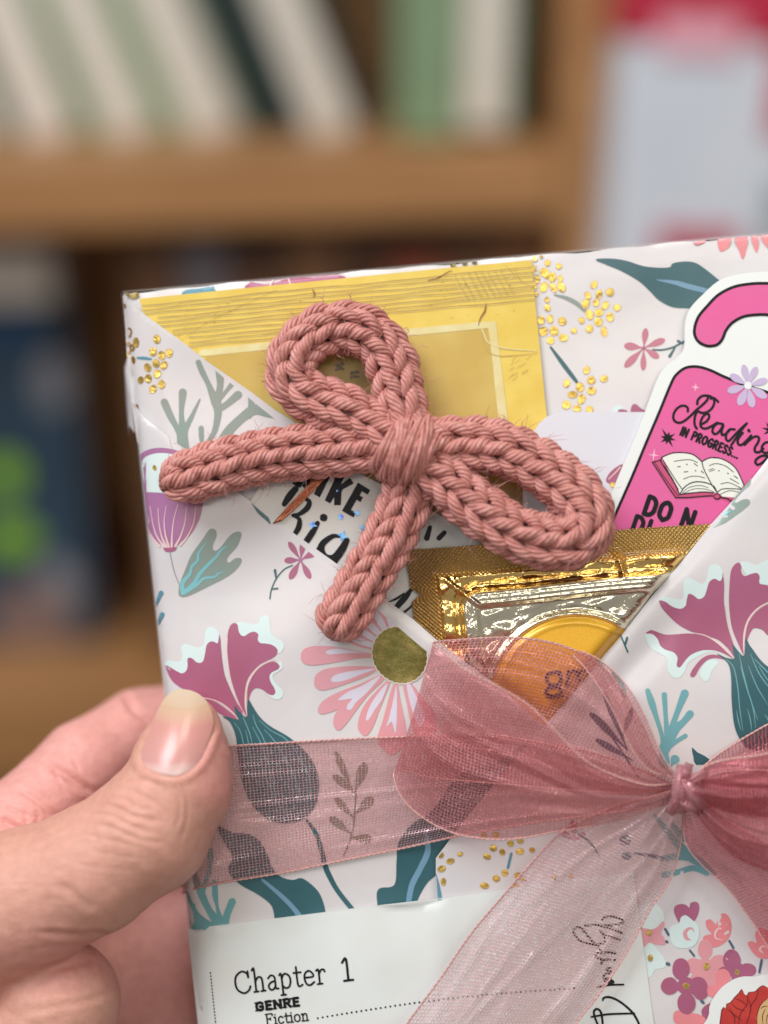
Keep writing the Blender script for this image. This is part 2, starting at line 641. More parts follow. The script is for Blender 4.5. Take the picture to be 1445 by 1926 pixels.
def hround(x, y):
    x = np.asarray(x, float); y = np.asarray(y, float)
    z = np.zeros_like(x)
    for a, b, r, dep in ((TL, TR, 9, 7), (TR, BR, 40, 32), (BR, BL, 14, 10), (BL, TL, 62, 40)):
        d = edge_d(x, y, a, b)
        t = np.clip((r - d) / r, 0, 1)
        z -= dep * (1 - np.sqrt(np.maximum(1 - t * t, 0)))
    return z


def waves(x, y, s=1.0):
    return s * (1.6 * np.sin(x * .011 + y * .017) + 1.2 * np.sin(x * .023 - y * .009 + 1.3) + .8 * np.sin(x * .004 + y * .031))


def h_back(x, y):
    return hround(x, y) + waves(x, y, .8)


def h_upper(x, y):
    e = edge_d(x, y, np.array([240., 563.]), np.array([544., 787.]))
    return hround(x, y) + 12 + waves(x, y, .7) + 7 * np.exp(-np.maximum(e, 0) / 70)


def bulge(x, y):
    return 27 * np.exp(-(((x - 900) / 330) ** 2 + ((y - 1300) / 300) ** 2))


def h_left(x, y):
    fold = edge_d(x, y, np.array([245., 757.]), np.array([820., 1202.]))
    return hround(x, y) + 22 + bulge(x, y) + waves(x, y, 1.3) - 4 * np.exp(-np.clip(fold, 0, 999) / 5)


def h_right(x, y):
    d = np.abs(edge_d(x, y, np.array([1445., 862.]), np.array([1055., 1330.])))
    dent = 9 * np.exp(-(((x - 1150) * .72 + (y - 1295) * .70) / 28) ** 2) * np.exp(-(((x - 1180) / 90) ** 2))
    roll = -7 * np.exp(-d / 9) * (y < 1420)
    crease = 5 * np.exp(-((((x - 1330) * .8 - (y - 1700) * .6)) / 14) ** 2) * np.exp(-((y - 1720) / 120) ** 2)
    return hround(x, y) + 33 + bulge(x, y) + waves(x + 90, y, 1.5) - dent + roll - crease


pkg = thing('gift_wrapped_book', 'book-shaped parcel in glossy floral wrapping paper with gold foil dots, held upright by a hand', 'gift package', at(900, 1200, -90))

# --- body: side walls and back of the parcel
ring = []
for a, b in ((TL, TR), (TR, BR), (BR, BL), (BL, TL)):
    for t in np.linspace(0, 1, 12, endpoint=False):
        ring.append(a + (b - a) * t)
ring = np.array(ring)
levels = [(-9, .0), (-42, 1.5), (-100, 2), (-165, 1.5), (-180, -4)]
vv, ff = [], []
ctr = ring.mean(0)
for z, grow in levels:
    dirs = (ring - ctr) / np.linalg.norm(ring - ctr, axis=1)[:, None]
    rr = ring + dirs * grow
    top = hround(ring[:, 0], ring[:, 1]) if z == -9 else np.full(len(ring), z)
    vv.append(np.column_stack([rr, top - (1.5 if z == -9 else 0)]))
n = len(ring)
for k in range(len(levels) - 1):
    for i in range(n):
        j = (i + 1) % n
        ff.append([k * n + i, k * n + j, (k + 1) * n + j, (k + 1) * n + i])
ff.append([(len(levels) - 1) * n + i for i in range(n)])
mk('side_and_back', np.vstack(vv), ff, P['paper'], parent=pkg, smooth=False)

# --- back panel with its print
top_edge = [(232 + 1324 * t + 0, 552 - 121 * t + 1.6 * math.sin(t * 70) + 1.2 * math.sin(t * 31)) for t in np.linspace(0, 1, 60)]
bp = Sheet(top_edge + [tuple(BR), tuple(BL)], h_back, P['paper'], thick=1.5, step=26)
bp.clips = [(TL, TR)]
K = lambda pts: C((1000, 430), 5, pts)


def dots(sh, off, s, lst, mat='gold', outline=True, lev=2):
    for x, y, rx, ry in lst:
        cx, cy = off[0] + x / s, off[1] + y / s
        rot = random.uniform(-.5, .5)
        if outline:
            sh.ell(cx, cy, rx / s + .8, ry / s + .8, 'rim', lev, rot)
        sh.ell(cx, cy, rx / s, ry / s, mat, lev + 1, rot)


back_dots = [(30, 285, 18, 22), (90, 257, 12, 14), (150, 322, 24, 30), (258, 353, 26, 26), (20, 375, 22, 25), (120, 410, 40, 40), (140, 440, 30, 30),
             (195, 455, 33, 45), (270, 470, 22, 30), (52, 475, 25, 40), (115, 550, 33, 50), (205, 555, 25, 48), (280, 550, 33, 50), (30, 530, 12, 35), (45, 615, 20, 20),
             (145, 670, 20, 25), (150, 745, 27, 32), (90, 860, 32, 40), (175, 850, 27, 38), (288, 870, 35, 38), (110, 965, 40, 42), (212, 962, 40, 45), (178, 1052, 35, 33), (298, 1025, 40, 35),
             (398, 960, 25, 25), (588, 527, 27, 37), (635, 615, 28, 42), (738, 597, 35, 38), (528, 627, 26, 36), (508, 705, 34, 45), (608, 697, 28, 36), (695, 720, 28, 38), (805, 742, 32, 30),
             (545, 808, 33, 48), (635, 787, 40, 35), (738, 832, 32, 42), (470, 862, 24, 30), (628, 877, 37, 38), (545, 942, 30, 36), (682, 970, 27, 48), (518, 1330, 28, 38), (562, 1425, 36, 38),
             (682, 1410, 35, 30), (330, 1455, 28, 38), (455, 1490, 37, 42), (565, 1525, 40, 35), (387, 1560, 45, 30), (470, 1603, 33, 45), (327, 1657, 40, 38), (428, 1690, 33, 35), (545, 1700, 33, 30)]
dots(bp, (1000, 430), 5, back_dots)
dots(bp, (820, 420), 2.312, [(75, 181, 12, 9), (125, 172, 11, 8), (167, 166, 10, 8)], 'golddark')
dots(bp, (220, 520), 4.587, [(150, 165, 40, 22), (95, 158, 20, 12)], 'golddark', True)
bp.stroke(K([(215, 622), (320, 650), (420, 700), (500, 770)]), [3, 7, 8, 6], 'sage')
bp.stroke(K([(180, 1115), (280, 1250), (370, 1370), (425, 1440)]), [4, 8, 8, 6], 'teal')
for x, y, w in ((1075, 935, 12), (1255, 1042, 13), (1198, 1215, 13), (1050, 1335, 11), (875, 1303, 14), (870, 1100, 15)):
    bp.petal(*K([(1055, 1122)])[0], *K([(x, y)])[0], w, 'rose', 1)
bp.ell(*K([(1055, 1122)])[0], 3, 3, 'magenta', 3)
bp.stroke(K([(1140, 1140), (1230, 1140), (1320, 1120), (1400, 1080), (1460, 1050)]), 3.6, 'teal')
bp.stroke(K([(1350, 1118), (1300, 1200)]), [3, 6], 'teal')
bp.stroke(K([(1420, 1080), (1378, 1058)]), [3, 5], 'teal')
F = lambda pts: C((820, 420), 2.312, pts)
bp.poly(F([(695, 157), (760, 153), (830, 163), (900, 185), (970, 193), (1018, 190), (1030, 174), (1080, 166), (1130, 172), (1180, 205), (1230, 245), (1290, 290), (1290, 350), (1160, 372), (1100, 370), (1030, 365), (970, 335), (930, 295), (880, 250), (800, 205), (740, 180)]), 'teal', 1)
bp.stroke(F([(962, 246), (1040, 258), (1100, 275), (1200, 300)]), [1.5, 8, 10, 9], 'bluel', 2)
for q in ([(1115, 66), (1140, 60), (1168, 66), (1170, 82), (1130, 92)], [(1230, 60), (1280, 54), (1272, 105), (1240, 124), (1228, 100)], [(1298, 52), (1350, 50), (1350, 120), (1335, 157), (1318, 120)],
          [(1372, 50), (1396, 46), (1404, 100), (1394, 128), (1380, 95)], [(1412, 46), (1462, 40), (1480, 90), (1450, 110), (1430, 90)]):
    bp.poly(F(q), 'coral', 1)
bp.poly(K([(810, 1722), (830, 1700), (870, 1700), (905, 1722), (905, 1790), (810, 1790)]), 'magenta', 2)
bp.poly(K([(932, 1715), (945, 1662), (980, 1650), (1030, 1690), (1080, 1725), (1080, 1800), (935, 1800)]), 'magenta', 2)
bp.poly(K([(758, 1760), (770, 1690), (800, 1662), (850, 1672), (890, 1720), (890, 1800)]), 'aqua', 1)
G = lambda pts: C((220, 420), 2.408, pts)
bp.poly(G([(295, 322), (320, 300), (380, 294), (425, 287), (447, 303), (470, 330), (360, 350)]), 'blue', 1)
bp.stroke(G([(428, 300), (436, 286)]), 2.5, 'blue', 2)
bp.poly(G([(600, 300), (606, 266), (640, 255), (700, 250), (780, 240), (900, 231), (980, 231), (1035, 250), (900, 300)]), 'magenta', 1)
bp.stroke(G([(690, 290), (712, 248)]), 3, 'pinkl', 2)
bp.stroke(G([(790, 285), (772, 240)]), 3, 'pinkl', 2)
bp.build('back_panel', pkg)

# --- upper left flap
up = Sheet([(231, 556), (244, 567), (263.6, 585), (296, 609), (342, 642), (386, 677), (429, 707), (471, 736), (520, 773), (544, 787), (600, 830), (560, 905), (470, 990), (330, 960), (258, 830), (248, 760), (240, 690), (236, 620)],
           h_upper, P['paper'], thick=2.2, step=7, edge=P['white'])
A = lambda pts: C((220, 520), 4.587, pts)
up.clips = [((231, 555), (296, 608)), ((296, 608.5), (429, 706)), ((429, 706.5), (544, 786.5)), ((250, 830), (232, 556))]
for pts, w in (([(575, 1500), (560, 1380), (520, 1310), (460, 1200), (410, 1085)], [22, 19, 11, 13, 14]),
               ([(575, 1500), (570, 1340), (556, 1180), (568, 1000)], [22, 16, 9, 15]),
               ([(580, 1500), (585, 1340), (650, 1200), (715, 1060)], [20, 12, 8, 3]),
               ([(760, 1460), (840, 1340), (872, 1180), (855, 1080)], [6, 10, 14, 18]),
               ([(855, 1090), (790, 930), (740, 830), (703, 740)], [18, 10, 11, 10]),
               ([(860, 1090), (890, 950), (890, 820), (895, 740)], [17, 12, 17, 20]),
               ([(870, 1080), (950, 980), (1040, 870)], [8, 7, 12]),
               ([(870, 1150), (950, 1100), (1045, 1020)], [12, 12, 15]),
               ([(880, 1480), (960, 1340), (1080, 1220), (1190, 1150), (1300, 1190), (1480, 1230)], [20, 18, 17, 19, 10, 9]),
               ([(1140, 1200), (1160, 1110), (1165, 980)], [12, 12, 16]),
               ([(1170, 1170), (1230, 1100), (1300, 1060)], [14, 8, 14]),
               ([(735, 1470), (730, 1390), (727, 1310)], [5, 9, 10])):
    up.stroke(A(pts), w, 'sage', 1)
for x, y in ((345, 540), (310, 650), (450, 660), (385, 680), (338, 750), (405, 765), (265, 785), (348, 840), (270, 880), (385, 930), (310, 970)):
    dots(up, (220, 520), 4.587, [(x, y, 28, 36)])
dots(up, (220, 520), 4.587, [(108, 480, 20, 38), (165, 570, 24, 42), (130, 615, 20, 30), (98, 580, 14, 22), (100, 670, 12, 36), (140, 720, 16, 30), (112, 780, 9, 28), (205, 893, 24, 30), (172, 1125, 10, 24), (62, 240, 12, 38)])
up.stroke(A([(178, 702), (235, 705), (292, 712)]), [4, 6, 4], 'blue', 1)
up.build('upper_flap', pkg)

# --- front left flap
fl_edge = [(244, 752), (262, 771), (300, 808), (345, 842), (395, 882), (447, 924), (506, 970), (560, 1008), (629, 1057), (700, 1109), (780, 1167), (820, 1202), (880, 1248), (950, 1300), (1045, 1385)]
lf = Sheet(fl_edge + [(1180, 1500), (1200, 2300), (1100, 2382)] + [tuple(BL + (TL - BL) * t) for t in np.linspace(0, .89, 30)],
           h_left, P['paper'], thick=1.8, step=8, edge=P['white'])
lf.clips = [((244, 752), (447, 924)), ((447, 924.5), (629, 1057)), ((629, 1057.5), (820, 1201.5)), ((431, 2442), (232, 552))]
# bell flower
B3 = lambda pts: C((220, 860), 2.408, pts)
E5 = lambda pts: C((270, 760), 5, pts)
lf.poly([(257.5, 935), (256, 890), (259, 864), (272, 849), (294, 842.5), (320, 844), (345, 852), (372, 870), (385, 900), (380, 960), (369.5, 989), (353, 1012), (332, 1026), (307, 1026), (288, 1013), (274, 992), (263.6, 955)], 'mauve', 1)
lf.poly([(262.5, 921), (262, 885), (268, 866), (281, 856), (305, 852), (335, 858), (360, 880), (366, 910), (330, 926), (290, 926)], 'aqua', 2)
lf.poly(E5([(188, 1348), (245, 1340), (306, 1336), (300, 1372), (255, 1390), (205, 1384)]), 'magenta', 3)
for pts in ([(8, 900), (25, 1100), (75, 1240), (150, 1335)], [(62, 960), (90, 1130), (130, 1250), (195, 1340)], [(138, 980), (145, 1110), (170, 1240), (215, 1342)], [(215, 955), (195, 1090), (205, 1220), (238, 1342)],
            [(325, 940), (285, 1090), (270, 1220), (265, 1340)], [(405, 965), (390, 1110), (350, 1240), (300, 1335)], [(495, 955), (470, 1120), (410, 1250), (345, 1325)]):
    lf.stroke(E5(pts), [1.2, 1.6, 2.6, 4.5], 'pinkl', 3)
lf.stroke(E5([(245, 1392), (262, 1480), (290, 1590), (335, 1700)]), 2.4, 'lilac', 2)
lf.stroke(E5([(248, 1395), (265, 1480), (293, 1590), (338, 1700)]), 1.2, 'sage', 3)
dots(lf, (270, 760), 5, [(105, 600, 16, 24)], lev=3)
# three lobed leaf
lf.poly(E5([(330, 1780), (345, 1680), (400, 1540), (450, 1420), (520, 1320), (570, 1250), (610, 1190), (650, 1170), (685, 1195), (685, 1250), (655, 1320), (655, 1370), (690, 1375), (740, 1330), (800, 1250), (860, 1205), (912, 1203), (920, 1240), (880, 1340), (800, 1430), (785, 1475), (810, 1490), (860, 1452), (915, 1450), (920, 1490), (860, 1570), (760, 1640), (640, 1700), (500, 1770), (400, 1812), (350, 1810)]), 'sage', 1, smooth=4)
lf.stroke(E5([(368, 1775), (370, 1680), (435, 1600), (455, 1530), (510, 1470), (520, 1400), (600, 1290)]), [8, 8, 6, 5, 5, 4, 1], 'turq', 2)
lf.stroke(E5([(385, 1772), (470, 1690), (535, 1590), (620, 1500), (690, 1430), (735, 1370), (800, 1330)]), [8, 7, 7, 6, 5, 4, 1], 'turq', 2)
lf.stroke(E5([(380, 1780), (500, 1700), (570, 1640), (670, 1625), (700, 1595), (760, 1580)]), [6, 6, 5, 4, 3, 1], 'turq', 2)
# small six petal flower and sprig
for x, y, w in ((778, 383, 11), (845, 383, 11), (908, 425, 13), (758, 468, 12), (783, 553, 13), (877, 550, 12)):
    lf.petal(*B3([(832, 465)])[0], *B3([(x, y)])[0], w, 'magenta', 1)
lf.ell(*B3([(832, 465)])[0], 4, 4, 'mauve', 2)
lf.stroke(B3([(795, 490), (758, 508), (722, 550), (700, 600), (693, 641)]), 2.6, 'teal')
lf.stroke(B3([(722, 550), (716, 512)]), [3, 5], 'teal', 2)
lf.stroke(B3([(703, 597), (727, 594)]), [2.5, 3.5], 'teal', 2)
lf.poly(E5([(1015, 926), (1060, 948), (1110, 985), (1165, 1040), (1197, 1130), (1150, 1092), (1085, 1035), (1045, 980)]), 'teal', 2)
# blue sprig on the rounded edge
lf.stroke(B3([(112, 375), (130, 520), (150, 600), (168, 690), (172, 785)]), 2.2, 'blue')
for q, w in (([(153, 565), (150, 475)], 5.5), ([(170, 690), (185, 650), (200, 615)], 9), ([(175, 768), (190, 745), (205, 712)], 9), ([(166, 695), (150, 665), (138, 640)], 5), ([(170, 770), (158, 745), (146, 722)], 5), ([(128, 500), (118, 440), (116, 380)], 4)):
    lf.stroke(B3(q), [2, w], 'blue', 2)
# big fan flower
Q = lambda pts: C((300, 1140), 5, pts)
lf.poly(Q([(58, 556), (62, 520), (100, 510), (150, 520), (200, 515), (215, 450), (203, 390), (238, 355), (300, 372), (360, 388), (418, 360), (425, 290), (440, 218), (480, 196), (530, 215), (562, 262), (560, 340), (500, 430), (420, 560), (250, 660), (150, 640)]), 'aqua', 1)
lf.poly(Q([(730, 165), (780, 148), (850, 165), (900, 170), (935, 150), (950, 105), (990, 88), (1030, 105), (1040, 180), (1060, 270), (1120, 310), (1168, 350), (1168, 400), (1125, 445), (1050, 440), (900, 400), (760, 300)]), 'aqua', 1)
lf.poly(Q([(1140, 520), (1160, 580), (1110, 620), (1068, 650), (1082, 710), (1130, 760), (1164, 810), (1150, 860), (1108, 880), (1060, 862), (1015, 830), (990, 780), (1020, 650), (1060, 570)]), 'aqua', 1)
lf.poly(Q([(60, 558), (110, 580), (170, 615), (215, 632), (252, 608), (266, 560), (264, 500), (287, 484), (320, 500), (345, 525), (385, 533), (413, 512), (430, 440), (445, 365), (480, 333), (515, 335), (545, 350), (556, 318), (562, 270), (574, 310), (580, 400), (592, 520), (612, 640), (650, 740), (690, 830), (730, 910), (780, 1000), (745, 1064), (690, 1000), (610, 932), (520, 888), (420, 862), (300, 812), (215, 775), (160, 740), (110, 690), (75, 620)]), 'magenta', 2, smooth=4)
lf.poly(Q([(638, 320), (648, 235), (670, 180), (705, 158), (736, 178), (745, 230), (765, 270), (800, 281), (850, 250), (900, 242), (930, 268), (925, 312), (948, 346), (1000, 352), (1060, 365), (1105, 400), (1110, 440), (1075, 480), (1020, 510), (950, 545), (890, 600), (842, 660), (812, 740), (800, 850), (802, 950), (824, 1045), (780, 990), (730, 880), (690, 760), (660, 640), (640, 480)]), 'magenta', 2, smooth=4)
lf.poly(Q([(1131, 565), (1110, 597), (1055, 625), (1035, 665), (1050, 720), (1080, 770), (1090, 815), (1065, 838), (1020, 825), (970, 785), (915, 770), (880, 787), (855, 830), (842, 880), (828, 930), (830, 800), (850, 720), (890, 640), (950, 580), (1020, 535), (1090, 525)]), 'magenta', 2, smooth=4)
lf.poly(Q([(430, 868), (520, 898), (600, 945), (680, 1008), (735, 1064), (640, 1040), (570, 1010), (500, 960)]), 'magenta', 3)
lf.stroke(Q([(415, 862), (520, 885), (610, 930), (690, 1000), (742, 1066)]), 1.6, 'pinkl', 4)
lf.stroke(Q([(1080, 503), (1010, 527), (940, 568), (880, 635), (836, 715), (815, 810), (812, 920), (824, 1030)]), [1.5, 2.5, 3, 3.5, 3.5, 3, 3, 1], 'pinkl', 4)
lf.stroke(Q([(640, 300), (636, 420), (650, 560), (672, 690), (712, 820), (765, 950), (815, 1035)]), 1.0, 'pinkl', 3)
cup = [(418, 1347), (434, 1350), (448, 1353.5), (443, 1340), (442, 1327), (450, 1338), (464, 1349), (465, 1332), (467, 1315), (474, 1326), (484, 1342), (496, 1356), (512, 1368), (530, 1378), (546, 1388), (562, 1402), (581, 1421), (596, 1450), (600, 1484), (590, 1521), (565, 1543), (531, 1548), (506, 1541), (477, 1517), (460, 1484), (452, 1450), (447, 1410), (444, 1386), (438, 1368), (430, 1355)]
lf.poly(cup, 'teal', 5, smooth=3)
for k, pts in enumerate(([(457, 1347), (463, 1362), (470, 1380), (478, 1410)], [(476, 1345), (482, 1364), (496, 1390), (508, 1430)], [(487, 1354), (510, 1374), (535, 1388), (556, 1412), (572, 1450)], [(497, 1372), (515, 1392), (535, 1425), (545, 1470)],
                         [(462, 1373), (467, 1395), (474, 1440), (492, 1490)], [(475, 1367), (490, 1396), (506, 1440), (520, 1500)], [(440, 1358), (452, 1375), (458, 1400), (462, 1440), (474, 1480)], [(520, 1400), (545, 1440), (560, 1480), (562, 1510)], [(560, 1420), (578, 1450), (584, 1485), (576, 1512)],
                         [(486, 1420), (500, 1460), (520, 1505), (540, 1530)])):
    lf.stroke(pts, [.8, 1.7, 1.7, .8], 'teallight', 6)
lf.stroke([(576, 1541), (594, 1567), (605, 1600), (612, 1629), (619, 1646), (635, 1675), (664, 1712)], [4, 8, 9, 10, 10, 9, 9], 'teal', 1)
# leaves under the ribbon band
lf.poly([(409, 1552), (425, 1560), (443, 1567), (465, 1568), (486, 1579), (502, 1604), (511, 1629), (527, 1648), (550, 1655), (569, 1652), (594, 1671), (606, 1691), (613, 1720), (612, 1760), (540, 1770), (519, 1735), (511, 1704), (486, 1683), (457, 1667), (436, 1650), (430, 1632), (437, 1612), (424, 1588), (412, 1566)], 'teal', 1)
lf.stroke([(494, 1655), (527, 1683), (552, 1708), (580, 1745)], [5, 8, 9, 10], 'bluel', 2)
lf.poly([(714, 1671), (742, 1664), (746, 1620), (750, 1585), (774, 1551), (808, 1530), (833, 1498), (857, 1463), (901, 1439), (955, 1424), (984, 1402), (1040, 1415), (1000, 1454), (950, 1493), (910, 1527), (875, 1565), (845, 1600), (825, 1640), (803, 1662), (785, 1694), (770, 1730), (720, 1730), (709, 1690)], 'teal', 1)
lf.stroke([(800, 1560), (805, 1600), (790, 1635), (775, 1665), (768, 1700)], [4, 11, 11, 11, 10], 'bluel', 2)
# olive sprig seen through the ribbon
lf.stroke(B3([(0, 0)]) + [(0, 0)] if False else [(646, 1610), (655, 1590), (664, 1560), (668, 1520), (670, 1490)], [2, 3, 3, 3, 3], 'olive', 1)
for x0, y0, x1, y1, w in ((665, 1490, 630, 1412, 13), (668, 1490, 687, 1434, 19), (668, 1492, 627, 1458, 15), (669, 1530, 702, 1500, 19), (667, 1540, 630, 1500, 14), (663, 1570, 620, 1536, 15), (660, 1575, 700, 1578, 17)):
    lf.petal(x0, y0, x1, y1, w, 'olive', 2)
# coral leaf near the thumb
M5 = lambda pts: C((330, 1540), 5, pts)
for pts, w in (([(470, 1060), (330, 880), (250, 720), (190, 560), (160, 440)], [28, 13, 14, 10, 8]), ([(250, 740), (270, 640), (320, 480), (330, 300)], [9, 9, 10, 10]), ([(430, 985), (395, 830), (375, 720), (372, 600)], [14, 6, 11, 10]),
               ([(460, 1000), (490, 890), (535, 780)], [16, 13, 14]), ([(330, 1030), (240, 960), (180, 860), (100, 700)], [22, 18, 8, 6]), ([(220, 1000), (150, 1010), (90, 900)], [20, 8, 7]), ([(200, 960), (180, 880), (175, 810)], [10, 5, 6])):
    lf.stroke(M5(pts), w, 'blue' if False else 'teallight', 1)
# daisy with foil centre
Y5 = lambda pts: C((550, 1140), 5, pts)
cxd, cyd = 752.0, 1232.0
for k, (x, y, w) in enumerate(((150, -330, 11), (320, -250, 12), (470, -190, 13), (620, -170, 12), (760, -190, 12), (900, -230, 11), (1010, -230, 12), (1130, -200, 12), (1240, -150, 13))):
    pass
for px_, py_, w in ((420, 250, 22), (470, 120, 22), (560, 0, 24), (690, -90, 24), (850, -140, 24), (1010, -150, 24), (1170, -100, 24), (1300, -20, 22)):
    x1, y1 = Y5([(px_, py_)])[0]
    lf.petal(cxd, cyd, x1, y1, w, 'pink', 1)
    lf.petal(cxd, cyd, cxd + (x1 - cxd) * .86, cyd + (y1 - cyd) * .86, w * .52, 'lilac', 2)
for i, q in enumerate(([(80, 480), (95, 420), (150, 385), (260, 373), (420, 385), (600, 420), (770, 455), (770, 482), (640, 490), (450, 520), (300, 545), (170, 555), (100, 530)],
                       [(205, 720), (220, 650), (290, 600), (400, 575), (560, 565), (760, 570), (790, 600), (720, 650), (620, 690), (480, 740), (350, 780), (270, 790), (220, 765)],
                       [(240, 980), (270, 910), (350, 850), (480, 790), (640, 730), (820, 650), (860, 690), (780, 770), (700, 850), (600, 980), (520, 1090), (450, 1163), (408, 1155), (385, 1100), (400, 1020), (430, 975), (350, 1000), (270, 1015)],
                       [(615, 1130), (640, 1010), (700, 900), (800, 790), (890, 705), (915, 730), (870, 850), (810, 1000), (760, 1130), (700, 1215), (650, 1200)],
                       [(800, 1250), (850, 1080), (890, 930), (945, 750), (990, 735), (1010, 850), (1040, 1000), (1065, 1130), (1070, 1280), (940, 1400), (850, 1340)],
                       [(1180, 1250), (1110, 1080), (1080, 930), (1045, 740), (1130, 740), (1220, 860), (1330, 1000), (1330, 1200)])):
    lf.poly(Y5(q), 'pink', 3, smooth=4)
for q in ([(315, 432), (360, 408), (450, 400), (560, 418), (750, 460), (640, 442), (450, 448), (350, 455)], [(363, 688), (400, 650), (480, 625), (600, 605), (780, 590), (640, 645), (520, 692), (420, 715), (375, 710)],
          [(428, 882), (520, 808), (640, 757), (830, 655), (700, 815), (600, 905), (560, 968), (518, 975), (518, 930), (560, 872), (480, 882)], [(693, 1052), (730, 940), (800, 830), (895, 725), (850, 865), (780, 970), (715, 1072)],
          [(886, 1132), (910, 1050), (950, 880), (978, 750), (985, 900), (982, 1080), (970, 1195), (935, 1090)], [(1150, 1050), (1105, 900), (1075, 745), (1115, 745), (1190, 900), (1250, 1050), (1200, 1140)]):
    lf.poly(Y5(q), 'lilac', 4, smooth=4)
disc = []
for i in range(120):
    a = 2 * math.pi * i / 120
    r = 49.5 + 1.3 * abs(math.sin(a * 15)) - .6 + 2.5 * math.sin(2 * a + .6)
    disc.append((cxd + r * math.cos(a), cyd + 1.09 * r * math.sin(a)))
lf.poly([(cxd + (x - cxd) * 1.045, cyd + (y - cyd) * 1.045) for x, y in disc], 'cream', 5, smooth=0)
lf.poly(disc, 'golddark', 6, smooth=0)
lf.build('left_flap', pkg)

# --- right flap, folded over the left one
rf_edge = [(822, 2400), (824, 2000), (823, 1700), (820, 1640), (820, 1614), (832, 1598), (870, 1548), (930, 1474), (1000, 1392), (1055, 1330), (1116, 1258), (1130, 1239), (1170, 1194), (1230, 1117), (1279.5, 1060), (1327, 1000), (1341, 982), (1408, 909), (1445, 862), (1510, 780), (1588, 690)]
rf = Sheet(rf_edge + [(1592, 790), (1660, 1420), (1753, 2310), (1500, 2340)], h_right, P['paper'], thick=3.0, step=14, edge=P['white'])
rf.clips = [((822, 1990), (820, 1610)), ((820, 1613), (1055, 1329)), ((1055, 1330), (1230, 1116)), ((1230, 1117.5), (1445, 861))]
rf.clips = [(a, b) for a, b in rf.clips]
Z = lambda pts: C((1130, 1000), 4.013, pts)
for q in ([(445, 520), (470, 490), (540, 500), (615, 510), (625, 440), (625, 370), (660, 346), (710, 370), (770, 392), (800, 350), (815, 280), (850, 246), (900, 260), (924, 320), (900, 400), (800, 520), (650, 600), (560, 590)],
          [(1055, 240), (1110, 230), (1170, 250), (1220, 230), (1264, 212), (1330, 230), (1350, 420), (1264, 440), (1130, 360)],
          [(338, 770), (350, 830), (390, 890), (450, 920), (500, 960), (505, 1040), (550, 1100), (600, 1097), (640, 1040), (660, 990), (720, 950), (800, 912), (880, 900), (800, 850), (700, 850), (560, 900), (480, 880), (400, 770)],
          [(748, 1060), (760, 1100), (790, 1132), (820, 1110), (840, 1050), (890, 985), (810, 970)]):
    rf.poly(Z(q), 'aqua', 1)
for q in ([(443, 520), (490, 530), (540, 565), (600, 582), (640, 560), (650, 510), (665, 470), (700, 480), (740, 508), (780, 490), (800, 440), (820, 380), (860, 355), (900, 372), (918, 345), (922, 310), (932, 400), (930, 520), (945, 640), (970, 740), (1000, 850), (1018, 955), (960, 880), (880, 812), (780, 785), (700, 760), (600, 710), (520, 640), (460, 570)],
          [(972, 420), (983, 300), (1010, 250), (1040, 233), (1060, 255), (1060, 300), (1085, 335), (1130, 320), (1180, 312), (1200, 340), (1200, 390), (1264, 405), (1350, 440), (1350, 500), (1264, 528), (1190, 570), (1130, 640), (1095, 720), (1075, 820), (1084, 935), (1040, 850), (990, 720), (970, 560)],
          [(1350, 530), (1264, 548), (1180, 603), (1120, 683), (1098, 760), (1090, 850), (1130, 760), (1160, 727), (1220, 740), (1264, 782), (1350, 800)],
          [(340, 768), (375, 744), (410, 750), (480, 775), (560, 775), (660, 768), (760, 782), (860, 822), (940, 890), (1000, 955), (900, 905), (800, 893), (740, 903), (680, 930), (640, 970), (600, 1022), (574, 1010), (580, 950), (550, 910), (490, 890), (450, 860), (430, 810), (390, 772)],
          [(676, 1080), (700, 1030), (760, 960), (830, 928), (910, 938), (945, 965), (860, 952), (800, 972), (750, 1022), (715, 1085), (690, 1097)]):
    rf.poly(Z(q), 'magenta', 2, smooth=4)
rf.stroke(Z([(700, 763), (800, 788), (890, 845), (960, 910), (1005, 955)]), [1, 2, 2.5, 2.5, 1], 'pinkl', 3)
rf.stroke(Z([(1340, 508), (1264, 537), (1185, 582), (1120, 658), (1088, 750), (1080, 840), (1082, 930)]), [1, 2, 3, 3.5, 3.5, 3, 1], 'pinkl', 3)
rf.stroke(Z([(940, 560), (955, 680), (985, 790), (1030, 900), (1075, 940)]), [1, 1, 1.2, 1.2, 1], 'pinkl', 3)
rf.poly(Z([(875, 918), (940, 948), (1008, 958), (1000, 900), (996, 848), (1030, 890), (1078, 938), (1090, 870), (1096, 800), (1120, 850), (1150, 890), (1200, 960), (1264, 1020), (1400, 1110), (1500, 1300), (1400, 1560), (1250, 1640), (1120, 1640), (1060, 1580), (1020, 1500), (1000, 1400), (988, 1250), (985, 1100), (960, 990)]), 'teal', 4, smooth=3)
for pts in ([(945, 958), (1005, 1030), (1035, 1180), (1050, 1340), (1075, 1500)], [(1045, 925), (1075, 1060), (1120, 1230), (1185, 1420)], [(1130, 920), (1190, 1060), (1264, 1165), (1350, 1260)], [(1115, 1010), (1180, 1170), (1264, 1310)], [(1055, 1015), (1100, 1170), (1150, 1330), (1170, 1480)],
            [(1160, 960), (1210, 1010), (1280, 1080), (1380, 1180)], [(1025, 1350), (1040, 1430), (1060, 1500)], [(1110, 1340), (1130, 1420), (1140, 1500)], [(1240, 1380), (1264, 1420), (1300, 1500)], [(1195, 1015), (1240, 1090), (1300, 1170)]):
    rf.stroke(Z(pts), [.8, 2, 2, .8], 'teallight', 5)
